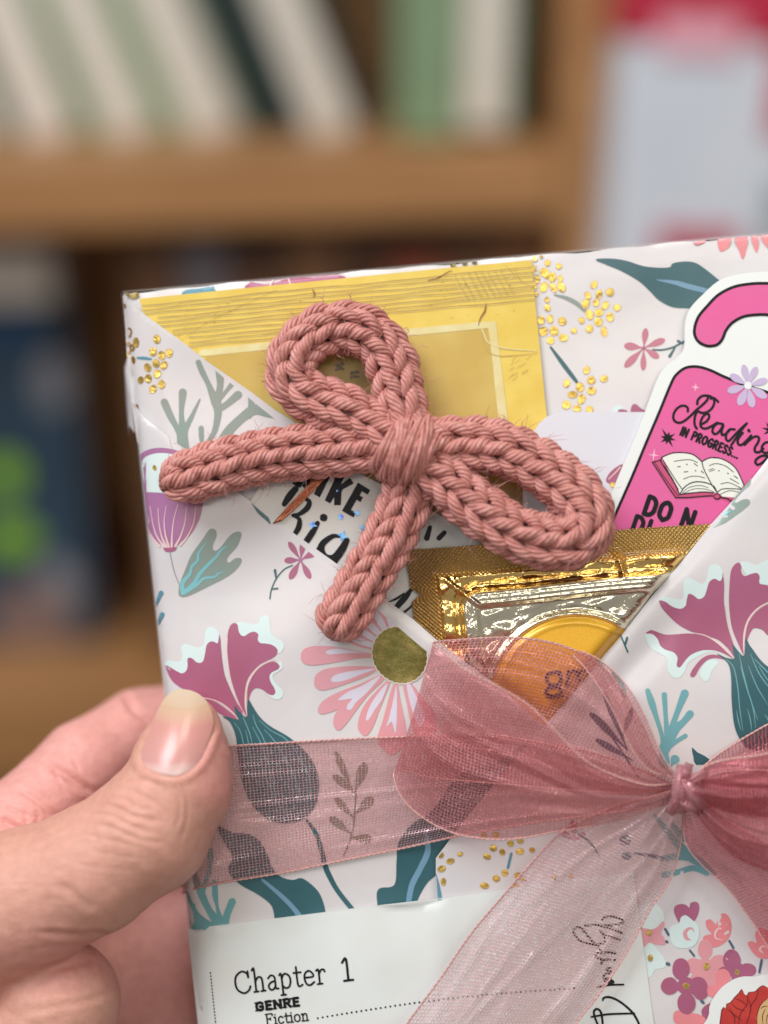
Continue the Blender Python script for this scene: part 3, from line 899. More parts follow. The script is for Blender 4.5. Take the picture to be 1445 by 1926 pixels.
for pts, w in (([(480, 1740), (470, 1570), (420, 1400), (385, 1290), (355, 1200)], [22, 9, 9, 13, 9]), ([(500, 1520), (490, 1380), (480, 1230)], [10, 8, 10]), ([(530, 1500), (575, 1370), (635, 1220)], [12, 10, 15]),
               ([(480, 1640), (550, 1500), (620, 1440), (675, 1375)], [22, 20, 12, 14]), ([(490, 1650), (560, 1590), (640, 1540)], [9, 8, 8])):
    rf.stroke(Z(pts), w, 'teallight', 1)
rf.petal(*Z([(530, 1770)])[0], *Z([(578, 1690)])[0], 17, 'teallight', 1)
rf.stroke(Z([(150, 780), (205, 908)]), 3, 'teal', 1)
rf.stroke(Z([(185, 850), (200, 800)]), 4, 'teal', 2)
rf.stroke(Z([(95, 1070), (150, 1150), (180, 1230)]), [6, 12, 8], 'teallight', 1)
rf.stroke(Z([(-10, 980), (20, 1035)]), [8, 5], 'teallight', 1)
rf.poly(Z([(688, 1628), (730, 1665), (790, 1695), (830, 1740), (720, 1760), (700, 1700)]), 'teal', 1, smooth=2)
V5 = lambda pts: C((1156, 640), 5, pts)
rf.poly(V5([(905, 1765), (960, 1690), (1010, 1640), (1060, 1580), (1130, 1480), (1200, 1380), (1280, 1290), (1284, 1320), (1270, 1360), (1210, 1415), (1160, 1470), (1130, 1512), (1145, 1530), (1200, 1500), (1255, 1494), (1276, 1530), (1230, 1580), (1150, 1640), (1050, 1710), (980, 1740)]), 'sage', 1, smooth=3)
rf.stroke(V5([(990, 1662), (1040, 1630), (1100, 1605)]), [2, 5, 1], 'turq', 2)
# slate leaf sprays below the edge, under the ribbon
for x0, y0, x1, y1, w in ((1180, 1410, 1110, 1340, 14), (1180, 1410, 1135, 1300, 12), (1190, 1430, 1120, 1390, 12), (1170, 1390, 1190, 1330, 11)):
    rf.petal(x0, y0, x1, y1, w, 'slate', 1)
rf.stroke([(1110, 1345), (1150, 1385), (1200, 1460)], 3, 'slate', 1)
J = lambda pts: C((1140, 1560), 4.738, pts)
for pts, w in (([(960, 395), (860, 310), (740, 230), (640, 130), (520, -20), (440, -120)], [9, 15, 20, 15, 10, 8]), ([(740, 240), (640, 240), (500, 260)], [18, 14, 10]), ([(900, 390), (780, 345), (650, 378), (520, 405)], [10, 11, 11, 12]), ([(700, 90), (640, 20), (600, -40)], [10, 12, 10])):
    rf.stroke(J(pts), w, 'teallight', 1)
# gold dots of the lower left corner
O2 = lambda pts: C((740, 1400), 2.05, pts)
dots(rf, (740, 1400), 2.05, [(183, 427, 10, 12), (220, 450, 15, 10), (258, 423, 10, 8), (186, 480, 15, 11), (193, 530, 9, 14), (362, 433, 14, 11), (385, 400, 13, 12), (420, 415, 10, 12), (452, 382, 12, 11), (490, 373, 12, 9), (488, 413, 15, 11), (535, 407, 10, 9),
                             (397, 517, 14, 12), (430, 495, 12, 12), (352, 545, 16, 11), (350, 350, 12, 10), (395, 350, 12, 12), (480, 505, 14, 10), (500, 520, 12, 10), (620, 512, 10, 8), (685, 508, 8, 7), (470, 545, 14, 9)])
rf.stroke(O2([(455, 422), (442, 476)]), 5, 'blue', 1)
rf.poly(O2([(165, 497), (178, 540), (190, 600), (172, 600)]), 'blue', 1, smooth=1)
rf.stroke(O2([(700, 330), (760, 380), (795, 430)]), [3, 4, 1.5], 'teal', 1)
for x1, y1 in ((640, 330), (690, 290), (740, 340)):
    rf.petal(*O2([(700, 370)])[0], *O2([(x1, y1)])[0], 11, 'rose', 1)
rf.ell(*O2([(895, 370)])[0], 11, 10, 'slate', 1)
rf.ell(*O2([(900, 430)])[0], 9, 8, 'slate', 1)
rf.stroke(O2([(930, 420), (1000, 430), (1040, 440)]), [4, 7, 5], 'slate', 1)
# blossom cluster
rf.poly(J([(280, 720), (340, 670), (430, 655), (500, 720), (520, 800), (470, 870), (380, 890), (300, 860)]), 'aqua', 1)
rf.poly(J([(330, 1030), (400, 1010), (450, 1060), (530, 1170), (520, 1230), (440, 1250), (400, 1310), (350, 1290)]), 'aqua', 1)
rf.poly(J([(280, 860), (310, 872), (400, 890), (460, 868), (505, 818), (522, 850), (490, 920), (520, 970), (522, 1028), (440, 1022), (380, 1010), (340, 1045), (280, 1000)]), 'pink', 2)
rf.poly(J([(605, 725), (618, 682), (665, 665), (712, 672), (742, 697), (755, 655), (800, 645), (830, 672), (825, 745), (785, 822), (740, 850), (660, 838), (625, 785)]), 'magenta', 1)
rf.poly(J([(575, 870), (650, 835), (668, 785), (710, 765), (760, 800), (822, 860), (828, 950), (790, 1030), (700, 1060), (610, 1040), (568, 960)]), 'aqua', 2)
rf.stroke(J([(785, 915), (770, 885), (735, 885), (705, 920), (715, 965), (750, 985)]), [1, 3, 5, 7, 7, 2], 'pink', 3)
rf.poly(J([(888, 835), (900, 806), (940, 805), (980, 845), (1000, 782), (1040, 748), (1090, 770), (1117, 850), (1110, 940), (1050, 1015), (960, 1053), (900, 1025), (863, 975), (885, 945), (942, 930), (905, 890)]), 'coral', 1, smooth=4)
rf.stroke(J([(1045, 900), (1010, 880), (975, 920), (980, 970), (1040, 985)]), [1, 3, 4, 3, 1], 'pinkl', 2)
rf.poly(J([(1262, 1015), (1300, 995), (1340, 1010), (1328, 940), (1350, 888), (1400, 880), (1470, 940), (1480, 1130), (1380, 1148), (1310, 1100)]), 'coral', 1)
rf.stroke(J([(1440, 1060), (1400, 1040), (1370, 1070), (1400, 1100)]), [1, 3, 4, 2], 'pinkl', 2)
for x, y, a, b in ((885, 1070, 66, 88), (1010, 1190, 85, 72), (785, 1215, 85, 68), (930, 1340, 95, 90), (1060, 1280, 70, 60), (880, 1240, 90, 90), (820, 1330, 70, 60)):
    rf.ell(*J([(x, y)])[0], a / 4.738, b / 4.738, 'pink', 1, wob=.04)
for x, y, a, b in ((1120, 1165, 80, 95), (1262, 1252, 78, 60), (1060, 1262, 60, 40), (1165, 1260, 75, 75), (1200, 1330, 80, 60)):
    rf.ell(*J([(x, y)])[0], a / 4.738, b / 4.738, 'magenta', 2, wob=.04)
rf.poly(J([(972, 1295), (1010, 1250), (1070, 1248), (1110, 1310), (1080, 1400), (1010, 1480), (930, 1492), (888, 1450), (900, 1405), (985, 1382)]), 'coral', 3)
for x, y, a, b in ((668, 1245, 76, 98), (568, 1395, 78, 78), (820, 1400, 85, 85), (718, 1550, 82, 98), (715, 1395, 80, 80), (845, 1465, 60, 55)):
    rf.ell(*J([(x, y)])[0], a / 4.738, b / 4.738, 'magenta', 4, wob=.03)
rf.poly(J([(600, 1655), (640, 1612), (720, 1640), (800, 1640), (880, 1680), (890, 1760), (640, 1740)]), 'coral', 3)
rf.poly(J([(850, 1625), (900, 1560), (980, 1550), (980, 1640), (900, 1720)]), 'magenta', 2)
dots(rf, (1140, 1560), 4.738, [(383, 920, 20, 26), (395, 1145, 20, 28), (895, 1220, 23, 30), (715, 1395, 30, 23), (1168, 1272, 16, 24)], lev=6)
for a, b, w in (((528, 888), (558, 940), 4.5), ((538, 998), (546, 1003), 5), ((545, 1196), (560, 1202), 6), ((748, 1078), (785, 1126), 4), ((1100, 994), (1135, 1056), 4.5), ((1387, 1165), (1367, 1272), 4.5), ((852, 1530), (868, 1544), 5.5)):
    rf.stroke(J([a, b]), w, 'slate', 3, n=1)
rf.build('right_flap', pkg)

# crumpled paper edge standing off at the upper left corner
cv = [(236, 700, -60), (243, 664, -50), (249, 700, -42), (242, 742, -60), (249, 770, -44), (243, 800, -70), (254, 815, -48), (234, 690, -90), (238, 760, -100), (243, 820, -95)]
mk('side_pleat', cv, [[0, 2, 1], [0, 3, 2], [3, 4, 2], [3, 5, 4], [5, 6, 4], [7, 0, 1], [7, 8, 3, 0], [8, 9, 5, 3]], P['paper'], parent=pkg, smooth=False)

# --- paper label with the printed card text
lab_out = [(353, 1747), (400, 1741.5), (480, 1732), (560, 1722), (700, 1704), (849, 1687), (940, 1674), (1060, 1657), (1192, 1640), (1203, 1724), (1216, 1820), (1230, 1926), (1262, 2200), (401, 2230), (375, 1950)]
h_lab = lambda x, y: np.maximum(h_left(x, y), np.where(np.asarray(x) > 800, h_right(x, y), -99)) * (1 / (1 + np.exp(-(np.asarray(x) - 815) / 9))) + h_left(x, y) * (1 - 1 / (1 + np.exp(-(np.asarray(x) - 815) / 9))) + 3.4 + 5.0 * np.exp(-((np.asarray(x) - 812) / 34) ** 2)
m_lab = ink('label_paper', (226, 232, 230), (222, 224, 220), rough=0.5, amt=0.02, coat=0.05)
lb = Sheet(lab_out, h_lab, m_lab, thick=1.2, step=14, edge=P['white'])
for i in range(34):
    x, y = 396 + i * .62 * 1.0, 1830 + i * 6.1
    lb.stroke([(x, y - .8), (x + .1, y + .8)], 2.3, 'black', n=1)
text(lb, ['c_C'] + list('hapter'), 443, 1870, -7.0, 41, 3.7, 'black', aspect=.96, track=.03)
text(lb, '1', 646, 1845, -7.0, 40, 4.4, 'black', aspect=1.0)
text(lb, 'GENRE', 482, 1901, -7.0, 14.5, 5.2, 'black', aspect=1.45, track=.12, slab=True)
text(lb, ['F', 'i', 'c', 't', 'i', 'o', 'n'], 501, 1928, -6.5, 20, 2.7, 'black', aspect=1.12, track=.01)
for i in range(54):
    t = i / 53
    lb.ell(598 + 482 * t, 1915 - 56 * t - 8 * math.sin(t * 3.1), 1.9, 1.9, 'black', 1, n=8)
W4 = lambda pts: C((1040, 1690), 4.76, pts)
HW = [[(440, 190), (470, 165), (540, 162), (610, 183), (628, 208), (580, 230), (480, 242), (380, 236), (288, 242)],
      [(420, 288), (452, 318), (467, 370), (440, 402), (375, 412), (270, 392), (208, 342), (184, 290), (202, 260), (252, 266), (312, 332), (362, 392), (410, 440), (442, 482)],
      [(430, 245), (520, 265), (620, 310)], [(440, 325), (520, 345), (605, 372)], [(565, 490), (480, 482), (392, 490), (382, 518), (440, 545), (430, 585)], [(432, 552), (480, 545), (515, 548)],
      [(522, 618), (488, 625), (482, 640), (518, 652), (500, 668), (462, 680), (453, 704), (478, 722), (545, 752)], [(540, 768), (482, 748), (464, 730), (490, 712), (542, 742)],
      [(400, 796), (480, 776), (632, 770)], [(447, 910), (456, 890), (500, 882), (570, 905), (650, 960), (720, 1030), (770, 1120), (800, 1230)],
      [(345, 1060), (500, 1036), (730, 1028)], [(425, 1180), (375, 1062), (369, 1010), (395, 988), (426, 1010), (440, 1062), (452, 1180)]]
for q_ in HW:
    lb.stroke(W4(q_), [3.4, 4.3, 4.0, 4.4, 3.4], 'black', 2)
lb.ell(*W4([(555, 552)])[0], 2.8, 2.6, 'black', 2)
lbo = lb.build('paper_label')
tag(lbo, 'white paper label reading Chapter 1, stuck across the lower front of the parcel', 'label')

# --- round die-cut sticker at the lower right
so = J([(820, 1900), (850, 1790), (872, 1734), (900, 1690), (918, 1640), (922, 1580), (958, 1500), (1018, 1420), (1080, 1370), (1150, 1330), (1230, 1310), (1330, 1310), (1400, 1295), (1480, 1286), (1600, 1300), (1760, 1400), (1900, 1600), (1900, 1900), (1700, 2200), (1300, 2300), (950, 2200), (820, 2050)])
st = Sheet([tuple(p) for p in cr(so, True, 4)], lambda x, y: h_right(x, y) + 6, P['white'], thick=1.6, step=16)
P['red'] = ink('red_print', (206, 66, 56), (186, 48, 48), amt=0.16, big=200)
P['darkred'] = ink('dark_red_print', (110, 34, 34), amt=0.15)
P['tan'] = ink('tan_print', (222, 186, 132), (206, 164, 112), amt=0.08)
redp = [(1040, 2000), (1035, 1615), (1075, 1600), (1080, 1560), (1115, 1545), (1150, 1500), (1190, 1460), (1215, 1426), (1232, 1466), (1262, 1482), (1275, 1455), (1330, 1448), (1360, 1420), (1400, 1393), (1440, 1412), (1490, 1440), (1600, 1480), (1700, 1600), (1700, 2050), (1400, 2200)]
st.poly(J([(x + (x - 1400) * .012 - 4, y - 5) for x, y in redp]), 'darkred', 1, smooth=2)
st.poly(J(redp), 'red', 2, smooth=2)
st.poly(J([(1345, 1720), (1350, 1640), (1380, 1560), (1420, 1520), (1500, 1500), (1580, 1560), (1600, 1700), (1560, 1900), (1400, 1900)]), 'tan', 3)
for q in ([(1262, 1484), (1255, 1560), (1200, 1640), (1180, 1740)], [(1262, 1484), (1290, 1600), (1250, 1740)], [(1115, 1546), (1160, 1590), (1240, 1620)], [(1080, 1600), (1140, 1660), (1150, 1740)], [(1360, 1424), (1340, 1500), (1300, 1560), (1280, 1640)], [(1345, 1740), (1350, 1640), (1384, 1556), (1430, 1515)],
          [(1100, 1580), (1130, 1640), (1210, 1700)], [(1400, 1740), (1395, 1660), (1420, 1600)], [(1430, 1740), (1435, 1670), (1460, 1620)], [(1380, 1600), (1400, 1580), (1440, 1575)], [(1150, 1505), (1210, 1530), (1255, 1570)]):
    st.stroke(J(q), [.6, 1.5, .8], 'darkred', 4)
sto = st.build('round_sticker')
tag(sto, 'white die-cut sticker with a red and tan drawing, stuck on the blossom print', 'sticker')
# ================================================================== things tucked into the pocket
# --- yellow textured card
m_yel = ink('yellow_card_print', (238, 209, 98), (231, 198, 80), rough=0.45, amt=0.09, coat=0.15, big=160)
m_yin = ink('yellow_inner_print', (213, 185, 98), (205, 172, 82), rough=0.45, amt=0.05, coat=0.15, big=90)
P['ygroove'] = ink('groove_print', (186, 152, 72), (206, 174, 90), amt=0.15, rough=.5)
P['ycrack'] = ink('crack_print', (140, 84, 44), amt=0.2, rough=.5)
P['ycream'] = ink('pale_border_print', (232, 222, 166), (226, 208, 140), amt=0.08, rough=.5, big=200)
P['ybrown'] = ink('brown_gold_print', (158, 112, 34), (186, 142, 60), amt=0.15, rough=.4)
P['ybrownart'] = ink('brown_motif_print', (128, 104, 66), amt=0.2, rough=.5)
P['yline'] = ink('pale_streak_print', (240, 222, 142), amt=0.1, rough=.5)
h_y = lambda x, y: 9 + 1.5 * np.sin(np.asarray(x) * .01) + np.asarray(y) * 0
yo = [(262, 562), (330, 555), (420, 546), (600, 528), (800, 508), (1000, 489), (1003, 530), (1008, 580), (1018, 680), (1028, 778), (1040, 960), (1045, 1060), (700, 1060), (560, 950), (330, 780)]
yc = Sheet(yo, h_y, m_yel, thick=6, step=30, edge=P['ycream'])
yc.clips = []
yc.poly([(390, 660), (500, 649), (650, 634), (800, 619), (922, 608), (930, 660), (938, 720), (948, 790), (960, 900), (975, 1050), (600, 1050), (430, 850), (375, 720)], m_yin, 1, smooth=0, step=40)
yc.stroke([(380, 664), (500, 651), (650, 637), (800, 622), (928, 610)], [12, 14, 12, 13, 12], 'ycream', 2)
yc.stroke([(926, 612), (934, 680), (942, 750), (955, 860)], [16, 15, 17, 15], 'ycream', 2)
yc.stroke([(905, 614), (909, 625), (920, 645), (950, 655), (1010, 660)], [2, 3, 3, 2.5, 1], 'ycream', 3)
yc.stroke([(906, 620), (912, 650), (930, 668), (970, 668), (1012, 664)], [.6, 1.6, 2, 1.4, .6], 'ygroove', 3)
for k in range(11):
    y0 = 574 + k * 8.6
    pts = []
    for i in range(26):
        t = i / 25
        x = 266 + 745 * t
        y = y0 - 66 * t * (1 + .0 * k) - 7 * t + 1.0 * math.sin(t * 13 + k * 2.1) + .7 * math.sin(t * 37 + k)
        if x > 240 + k * 11:
            pts.append((x, y))
    if k > 7:
        pts = pts[:int(len(pts) * .55)]
    yc.stroke(pts, [1.0 + .9 * abs(math.sin(i * 1.7 + k)) for i in range(len(pts))], 'ygroove', 3, n=2)
    yc.stroke([(x, y + 2.4) for x, y in pts], .9, 'yline', 2, n=2)
for i in range(20):
    x = 850 + i * 6.2; y = 518 - i * .7 + random.uniform(-3, 3)
    if y > 500 + (1000 - x) * .09:
        yc.stroke([(x, y), (x + 14, y + 26), (x + 26, y + 48)][:2 if x > 965 else 3], .8, 'ygroove' if i % 2 else 'yline', 3, n=2)
for i in range(12):
    x = 955 + random.uniform(0, 40); y = 675 + i * 3.6
    yc.stroke([(x, y), (x + random.uniform(6, 14), y - random.uniform(4, 9))], .8, 'ygroove', 3, n=2)
for i in range(60):     # pits and flecks in the printed texture
    x = random.uniform(290, 990); y = 575 - (x - 262) * .085 + random.uniform(0, 80)
    yc.ell(x, y, random.uniform(.7, 2.2), random.uniform(.5, 1), random.choice(['ygroove', 'ybrown', 'yline']), 4, n=7)
yc.stroke([(915, 570), (912, 585), (904, 598), (900, 612)], [1, 3, 2, 1], 'ycrack', 4)
yc.stroke([(950, 498), (968, 516), (985, 530), (1002, 540)], [.4, .8, .8, .6], 'ygroove', 3)
yc.stroke([(805, 528), (825, 522), (842, 512), (850, 509)], [1.2, 2.2, 1.5, 1], 'ycrack', 4)
yc.stroke([(340, 640), (380, 612), (430, 586), (520, 545)], .6, 'ygroove', 4)
yc.stroke([(588, 544), (592, 552), (590, 560)], [1, 3, 1], 'ycrack', 4)
for cx, cy in ((640, 688), (668, 703)):
    for dx, dy, a in ((-5, -1, 5), (4, -3, 5), (0, 5, 4), (-7, 7, 3), (6, 6, 3)):
        yc.ell(cx + dx, cy + dy, a, a * .8, 'ybrownart', 4, n=9, wob=.3)
yc.poly([(820, 880), (870, 874), (930, 868), (986, 862), (1000, 1058), (690, 1058), (700, 905)], 'ybrown', 3, smooth=0, step=40)
yo_ = yc.build('yellow_card')
tag(yo_, 'yellow card with a grooved rustic frame print, tucked behind the rose knitted bow', 'card')

# --- plain white card with rounded corner
wc = Sheet([tuple(p) for p in cr([(1062, 775), (1140, 775), (1215, 775), (1225, 776)], False, 2)] + [(1260, 780), (1260, 1010), (982, 1010), (983, 950), (984, 900), (988, 870), (996, 835), (1004, 812), (1014, 796), (1028, 784), (1044, 777)], flat(13.5), ink('matte_card', (226, 226, 234), amt=0.015, rough=.6, coat=0), thick=3, step=30)
wc.poly(C((820, 420), 2.312, [(740, 1115), (760, 1080), (806, 1048), (820, 1060), (806, 1095), (775, 1135), (750, 1130)]), 'magenta', 1)
wc.stroke(C((820, 420), 2.312, [(752, 1112), (780, 1085), (802, 1060)]), 2, 'pinkl', 2)
dots(wc, (820, 420), 2.312, [(772, 1137, 14, 10)], lev=3)
wc.ell(1049, 936, 3, 1.4, 'black', 1)
tag(wc.build('white_card'), 'plain white card with a rounded corner, between the yellow card and pink sticker', 'card')

# --- pink door hanger sticker
hang_out = [(1445, 511), (1421, 512), (1387, 516), (1352, 528), (1322, 554), (1298, 580), (1289, 606), (1288, 632), (1286, 656), (1272, 673), (1250, 691), (1236, 714), (1218, 762), (1196, 818), (1166, 889), (1144, 944), (1128, 985), (1110, 1040), (1120, 1075), (1300, 1140), (1400, 1100), (1560, 760), (1590, 700), (1570, 650), (1600, 590), (1560, 530), (1500, 512)]
h_h = lambda x, y: 19 + 0 * np.asarray(x)
hg = Sheet([tuple(p) for p in cr(hang_out, True, 3)], h_h, P['white'], thick=2.2, step=40)
hg.k = 0
P['hotpink'] = ink('hot_pink_print', (232, 90, 158), (226, 98, 160), amt=0.05, rough=.45)
P['hpink2'] = ink('pale_star_print', (250, 190, 214), amt=0.04)
P['hrose'] = ink('book_cover_print', (206, 74, 122), amt=0.06)
P['lav'] = ink('lavender_print', (206, 186, 222), (196, 176, 214), amt=0.06)
P['page'] = ink('page_print', (240, 242, 232), amt=0.02)
hook = F([(1640, 470), (1655, 400), (1620, 320), (1560, 275), (1500, 262), (1445, 261), (1380, 262), (1300, 275), (1230, 310), (1180, 360), (1140, 410), (1124, 470), (1140, 512), (1180, 533), (1222, 528), (1246, 503), (1262, 465), (1292, 430), (1340, 405), (1400, 397), (1445, 398), (1510, 408), (1560, 440), (1590, 485), (1620, 495)])
hg.poly(hook, 'hotpink', 1, smooth=4)
hg.stroke(hook, 5.4, 'black', 2, closed=False)
body = [(1114, 1070), (1128, 1030), (1150, 985), (1162, 958), (1192, 890), (1216, 832), (1240, 776), (1264, 718), (1274, 703), (1287, 693), (1301, 689.5), (1318, 690.5), (1338, 697), (1357, 706), (1378, 715), (1400, 724), (1445, 738), (1480, 752), (1500, 780), (1490, 830), (1400, 1080), (1300, 1120)]
hg.poly(body, 'hotpink', 1, smooth=3)
hg.stroke(body[:19], 5.2, 'black', 2, n=4)
for sx, sy, r1, r2 in ((762, 442, 48, 42), (370, 1080, 60, 66)):
    pts = []
    for k in range(8):
        a = k * math.pi / 4 - math.pi / 2 + .12
        r = (r2 if k % 4 == 0 else r1 * .9) if k % 2 == 0 else 11
        pts.append((sx + r * math.cos(a), sy + r * math.sin(a)))
    hg.poly(V5(pts), 'hpink2', 2, smooth=0, step=None)
for sx, sy, rr in ((500, 920, (82, 100, 60, 78, 70, 110, 62, 84)), (1470, 845, (85, 90, 60, 80, 90, 90, 60, 90))):
    pts = []
    for k in range(16):
        a = k * math.pi / 8 + .25
        pts.append((sx + (rr[k // 2] if k % 2 == 0 else 34) * math.cos(a), sy + (rr[k // 2] if k % 2 == 0 else 34) * math.sin(a)))
    hg.poly(V5(pts), 'black', 2, smooth=0, step=None)
for x1, y1, w in ((1213, 228, 13), (1338, 248, 13), (1440, 370, 13), (1430, 540, 15), (1300, 632, 15), (1170, 612, 16), (1062, 480, 15), (1088, 322, 14)):
    hg.petal(*V5([(1255, 425)])[0], *V5([(x1, y1)])[0], w, 'lav', 3)
hg.ell(*V5([(1255, 425)])[0], 7, 7.4, 'white', 5)
RD = [([(690, 668), (690, 640), (668, 618), (625, 618), (580, 650), (555, 700), (560, 750), (600, 775), (650, 762), (710, 715), (770, 655), (830, 605), (872, 560), (880, 530)], 4.6),
      ([(778, 600), (785, 560), (825, 524), (885, 522), (930, 548), (938, 590), (915, 640), (870, 675), (820, 682), (782, 668), (762, 700), (752, 750), (756, 800), (775, 830)], 4.6),
      ([(905, 548), (940, 545), (975, 578)], 4.4),
      ([(812, 792), (862, 765), (890, 725), (884, 694), (852, 698), (822, 735), (808, 785), (822, 822), (868, 828), (925, 800), (965, 775)], 4.6),
      ([(1020, 788), (972, 782), (932, 815), (922, 860), (950, 882), (990, 852), (1025, 795), (1008, 850), (1014, 890), (1055, 872), (1090, 835)], 4.6),
      ([(1130, 838), (1085, 838), (1052, 880), (1050, 930), (1078, 945), (1118, 905), (1180, 840), (1245, 780)], 4.6),
      ([(1245, 780), (1190, 850), (1140, 925), (1098, 985)], 4.4),
      ([(1205, 870), (1165, 925), (1160, 968), (1190, 985), (1240, 945), (1275, 905)], 4.6), ([(1262, 846), (1266, 852)], 6),
      ([(1285, 895), (1250, 940), (1222, 985), (1262, 945), (1320, 905), (1358, 915), (1350, 960), (1322, 1005), (1322, 1045), (1360, 1052), (1400, 1020)], 4.6),
      ([(1470, 960), (1420, 962), (1388, 1000), (1392, 1045), (1430, 1060), (1470, 1030)], 4.6),
      ([(1470, 1090), (1400, 1085), (1350, 1105), (1325, 1140), (1345, 1170), (1390, 1150), (1440, 1100)], 4.8)]
for pts, w in RD:
    hg.stroke(V5(pts), w, 'black', 3)
text(hg, 'IN PROGRESS...', *V5([(610, 885)])[0], 22.6, 15.5, 4.3, 'black', aspect=.80, track=.14)
text(hg, 'DO N', *V5([(262, 1625)])[0], 19, 34, 9.0, 'black', aspect=.92, track=.13)
text(hg, 'DI', *V5([(150, 1790)])[0], 19, 30, 8.5, 'black', aspect=1.0, track=.13)
# open book drawing
hg.poly(V5([(355, 1145), (440, 1120), (560, 1300), (620, 1440), (900, 1420), (960, 1440), (1010, 1470), (1110, 1480), (1120, 1540), (1000, 1490), (960, 1505), (920, 1465), (580, 1480)]), 'hrose', 2, smooth=0)
hg.poly(V5([(450, 1100), (540, 1065), (640, 1060), (740, 1075), (825, 1140), (900, 1108), (1000, 1115), (1100, 1165), (1160, 1235), (1215, 1360), (1180, 1430), (1140, 1480), (1020, 1470), (970, 1430), (930, 1440), (820, 1420), (640, 1440), (615, 1450), (600, 1400), (520, 1250)]), 'page', 3, smooth=0)
BK = [([(445, 1100), (540, 1062), (640, 1056), (740, 1075), (822, 1140)], 2), ([(445, 1100), (440, 1145), (520, 1270), (580, 1370), (612, 1450)], 2), ([(460, 1130), (560, 1290), (640, 1405)], 1.6), ([(470, 1180), (540, 1290), (600, 1400)], 1),
      ([(822, 1140), (900, 1105), (1000, 1112), (1100, 1165), (1160, 1235), (1218, 1362)], 2), ([(822, 1140), (840, 1210), (900, 1330), (960, 1425)], 1.8), ([(615, 1450), (660, 1380), (740, 1335), (840, 1335), (930, 1370), (965, 1430)], 2),
      ([(640, 1435), (700, 1385), (800, 1365), (880, 1385)], 1), ([(640, 1445), (740, 1400), (860, 1400), (940, 1430)], 1), ([(612, 1450), (720, 1435), (850, 1425), (930, 1435)], 1.8), ([(355, 1145), (430, 1260), (500, 1370), (575, 1478)], 2), ([(355, 1145), (440, 1125)], 1.8),
      ([(380, 1150), (470, 1290), (600, 1465)], 1.2), ([(575, 1480), (700, 1478), (850, 1465), (920, 1462)], 2.2), ([(965, 1430), (1010, 1400), (1090, 1395), (1200, 1400)], 1.6), ([(990, 1450), (1080, 1415), (1180, 1430)], 1.2), ([(1000, 1478), (1060, 1490), (1110, 1520)], 2.4),
      ([(560, 1138), (650, 1125), (720, 1125), (780, 1150)], 1.3), ([(650, 1305), (720, 1280), (790, 1280), (850, 1295)], 1.3), ([(890, 1180), (950, 1160), (1040, 1180), (1120, 1240)], 1.3), ([(1000, 1350), (1080, 1340), (1190, 1390)], 1.3), ([(1088, 1300), (1170, 1348)], 1.3),
      ([(595, 1190), (620, 1187)], 1.6), ([(655, 1238), (690, 1235)], 1.6), ([(750, 1160), (780, 1180)], 1.6), ([(815, 1230), (838, 1248)], 1.6), ([(885, 1222), (930, 1205)], 1.1), ([(895, 1235), (945, 1215)], 1.1), ([(1125, 1275), (1158, 1298)], 1.6), ([(678, 1165), (683, 1168)], 2), ([(760, 1225), (764, 1228)], 2), ([(980, 1225), (984, 1228)], 2), ([(1065, 1250), (1070, 1254)], 2)]
for pts, w in BK:
    hg.stroke(V5(pts), w, 'black', 4)
hg.ell(*V5([(965, 1470)])[0], 7, 5.5, 'black', 5)
hg.ell(*V5([(965, 1468)])[0], 5, 3.6, 'hrose', 6)
tag(hg.build('door_hanger_sticker'), 'pink and white door hanger sticker reading Reading in Progress, with a book drawing', 'sticker')

# --- white holographic sticker with black lettering
m_holo = ink('pearly_vinyl', (226, 222, 214), (220, 222, 218), amt=0.02, rough=.22, coat=.8)
P['holo'], nt_, bs_ = NT('holographic_star')
bs_.inputs['Metallic'].default_value = .6
bs_.inputs['Roughness'].default_value = .3
_n = noise(nt_, 700, 1)
_r = ramp(nt_, _n.outputs[0], [(0.3, lin((90, 160, 250))), (0.5, lin((150, 215, 255))), (0.7, lin((120, 130, 250)))])
nt_.links.new(_r.outputs[0], bs_.inputs['Base Color'])
MATS['holo'] = P['holo']
mkS = Sheet([(547, 821), (862, 988), (915, 1018), (770, 1290), (430, 1100), (430, 1030), (472, 942), (488, 916)], lambda x, y: 19.5 + 0 * np.asarray(x), m_holo, thick=3, step=40)
N5 = lambda pts: C((560, 880), 5, pts)
S4 = lambda pts: C((540, 860), 3.967, pts)
for q in ([(530, 188), (622, 245), (602, 280), (560, 255), (543, 285), (568, 300), (548, 335), (520, 318), (478, 392), (513, 412), (497, 450), (410, 400)],
          [(375, 120), (435, 130), (405, 200), (470, 155), (500, 195), (418, 240), (408, 262), (402, 358), (352, 358), (352, 300), (322, 345), (282, 322)],
          [(275, 110), (340, 110), (245, 300), (200, 275)], [(185, 125), (232, 150), (205, 200), (175, 262), (110, 215), (150, 160)], [(90, 100), (160, 110), (100, 230), (40, 200)]):
    mkS.poly(S4(q), 'black', 2, smooth=0, step=None)
for pts, w in (([(65, 235), (20, 290), (-20, 350)], [12, 14, 10]), ([(120, 300), (165, 330), (150, 380), (90, 425), (40, 432), (90, 460), (88, 520), (55, 580)], [5, 9, 11, 8, 5, 8, 11, 9]),
               ([(228, 492), (190, 560), (150, 620), (110, 680)], [9, 12, 12, 10]), ([(395, 590), (340, 590), (270, 640), (255, 690), (290, 735), (340, 740), (385, 700), (445, 620)], [5, 9, 12, 13, 8, 7, 9, 10]),
               ([(448, 620), (410, 690), (350, 770), (280, 860)], [10, 14, 15, 12]), ([(225, 685), (250, 660)], [4, 6]), ([(718, 315), (690, 370), (620, 500)], [7, 10, 9])):
    mkS.stroke(S4(pts), w, 'black', 3)
mkS.ell(*S4([(273, 450)])[0], 7.2, 7.2, 'black', 3)
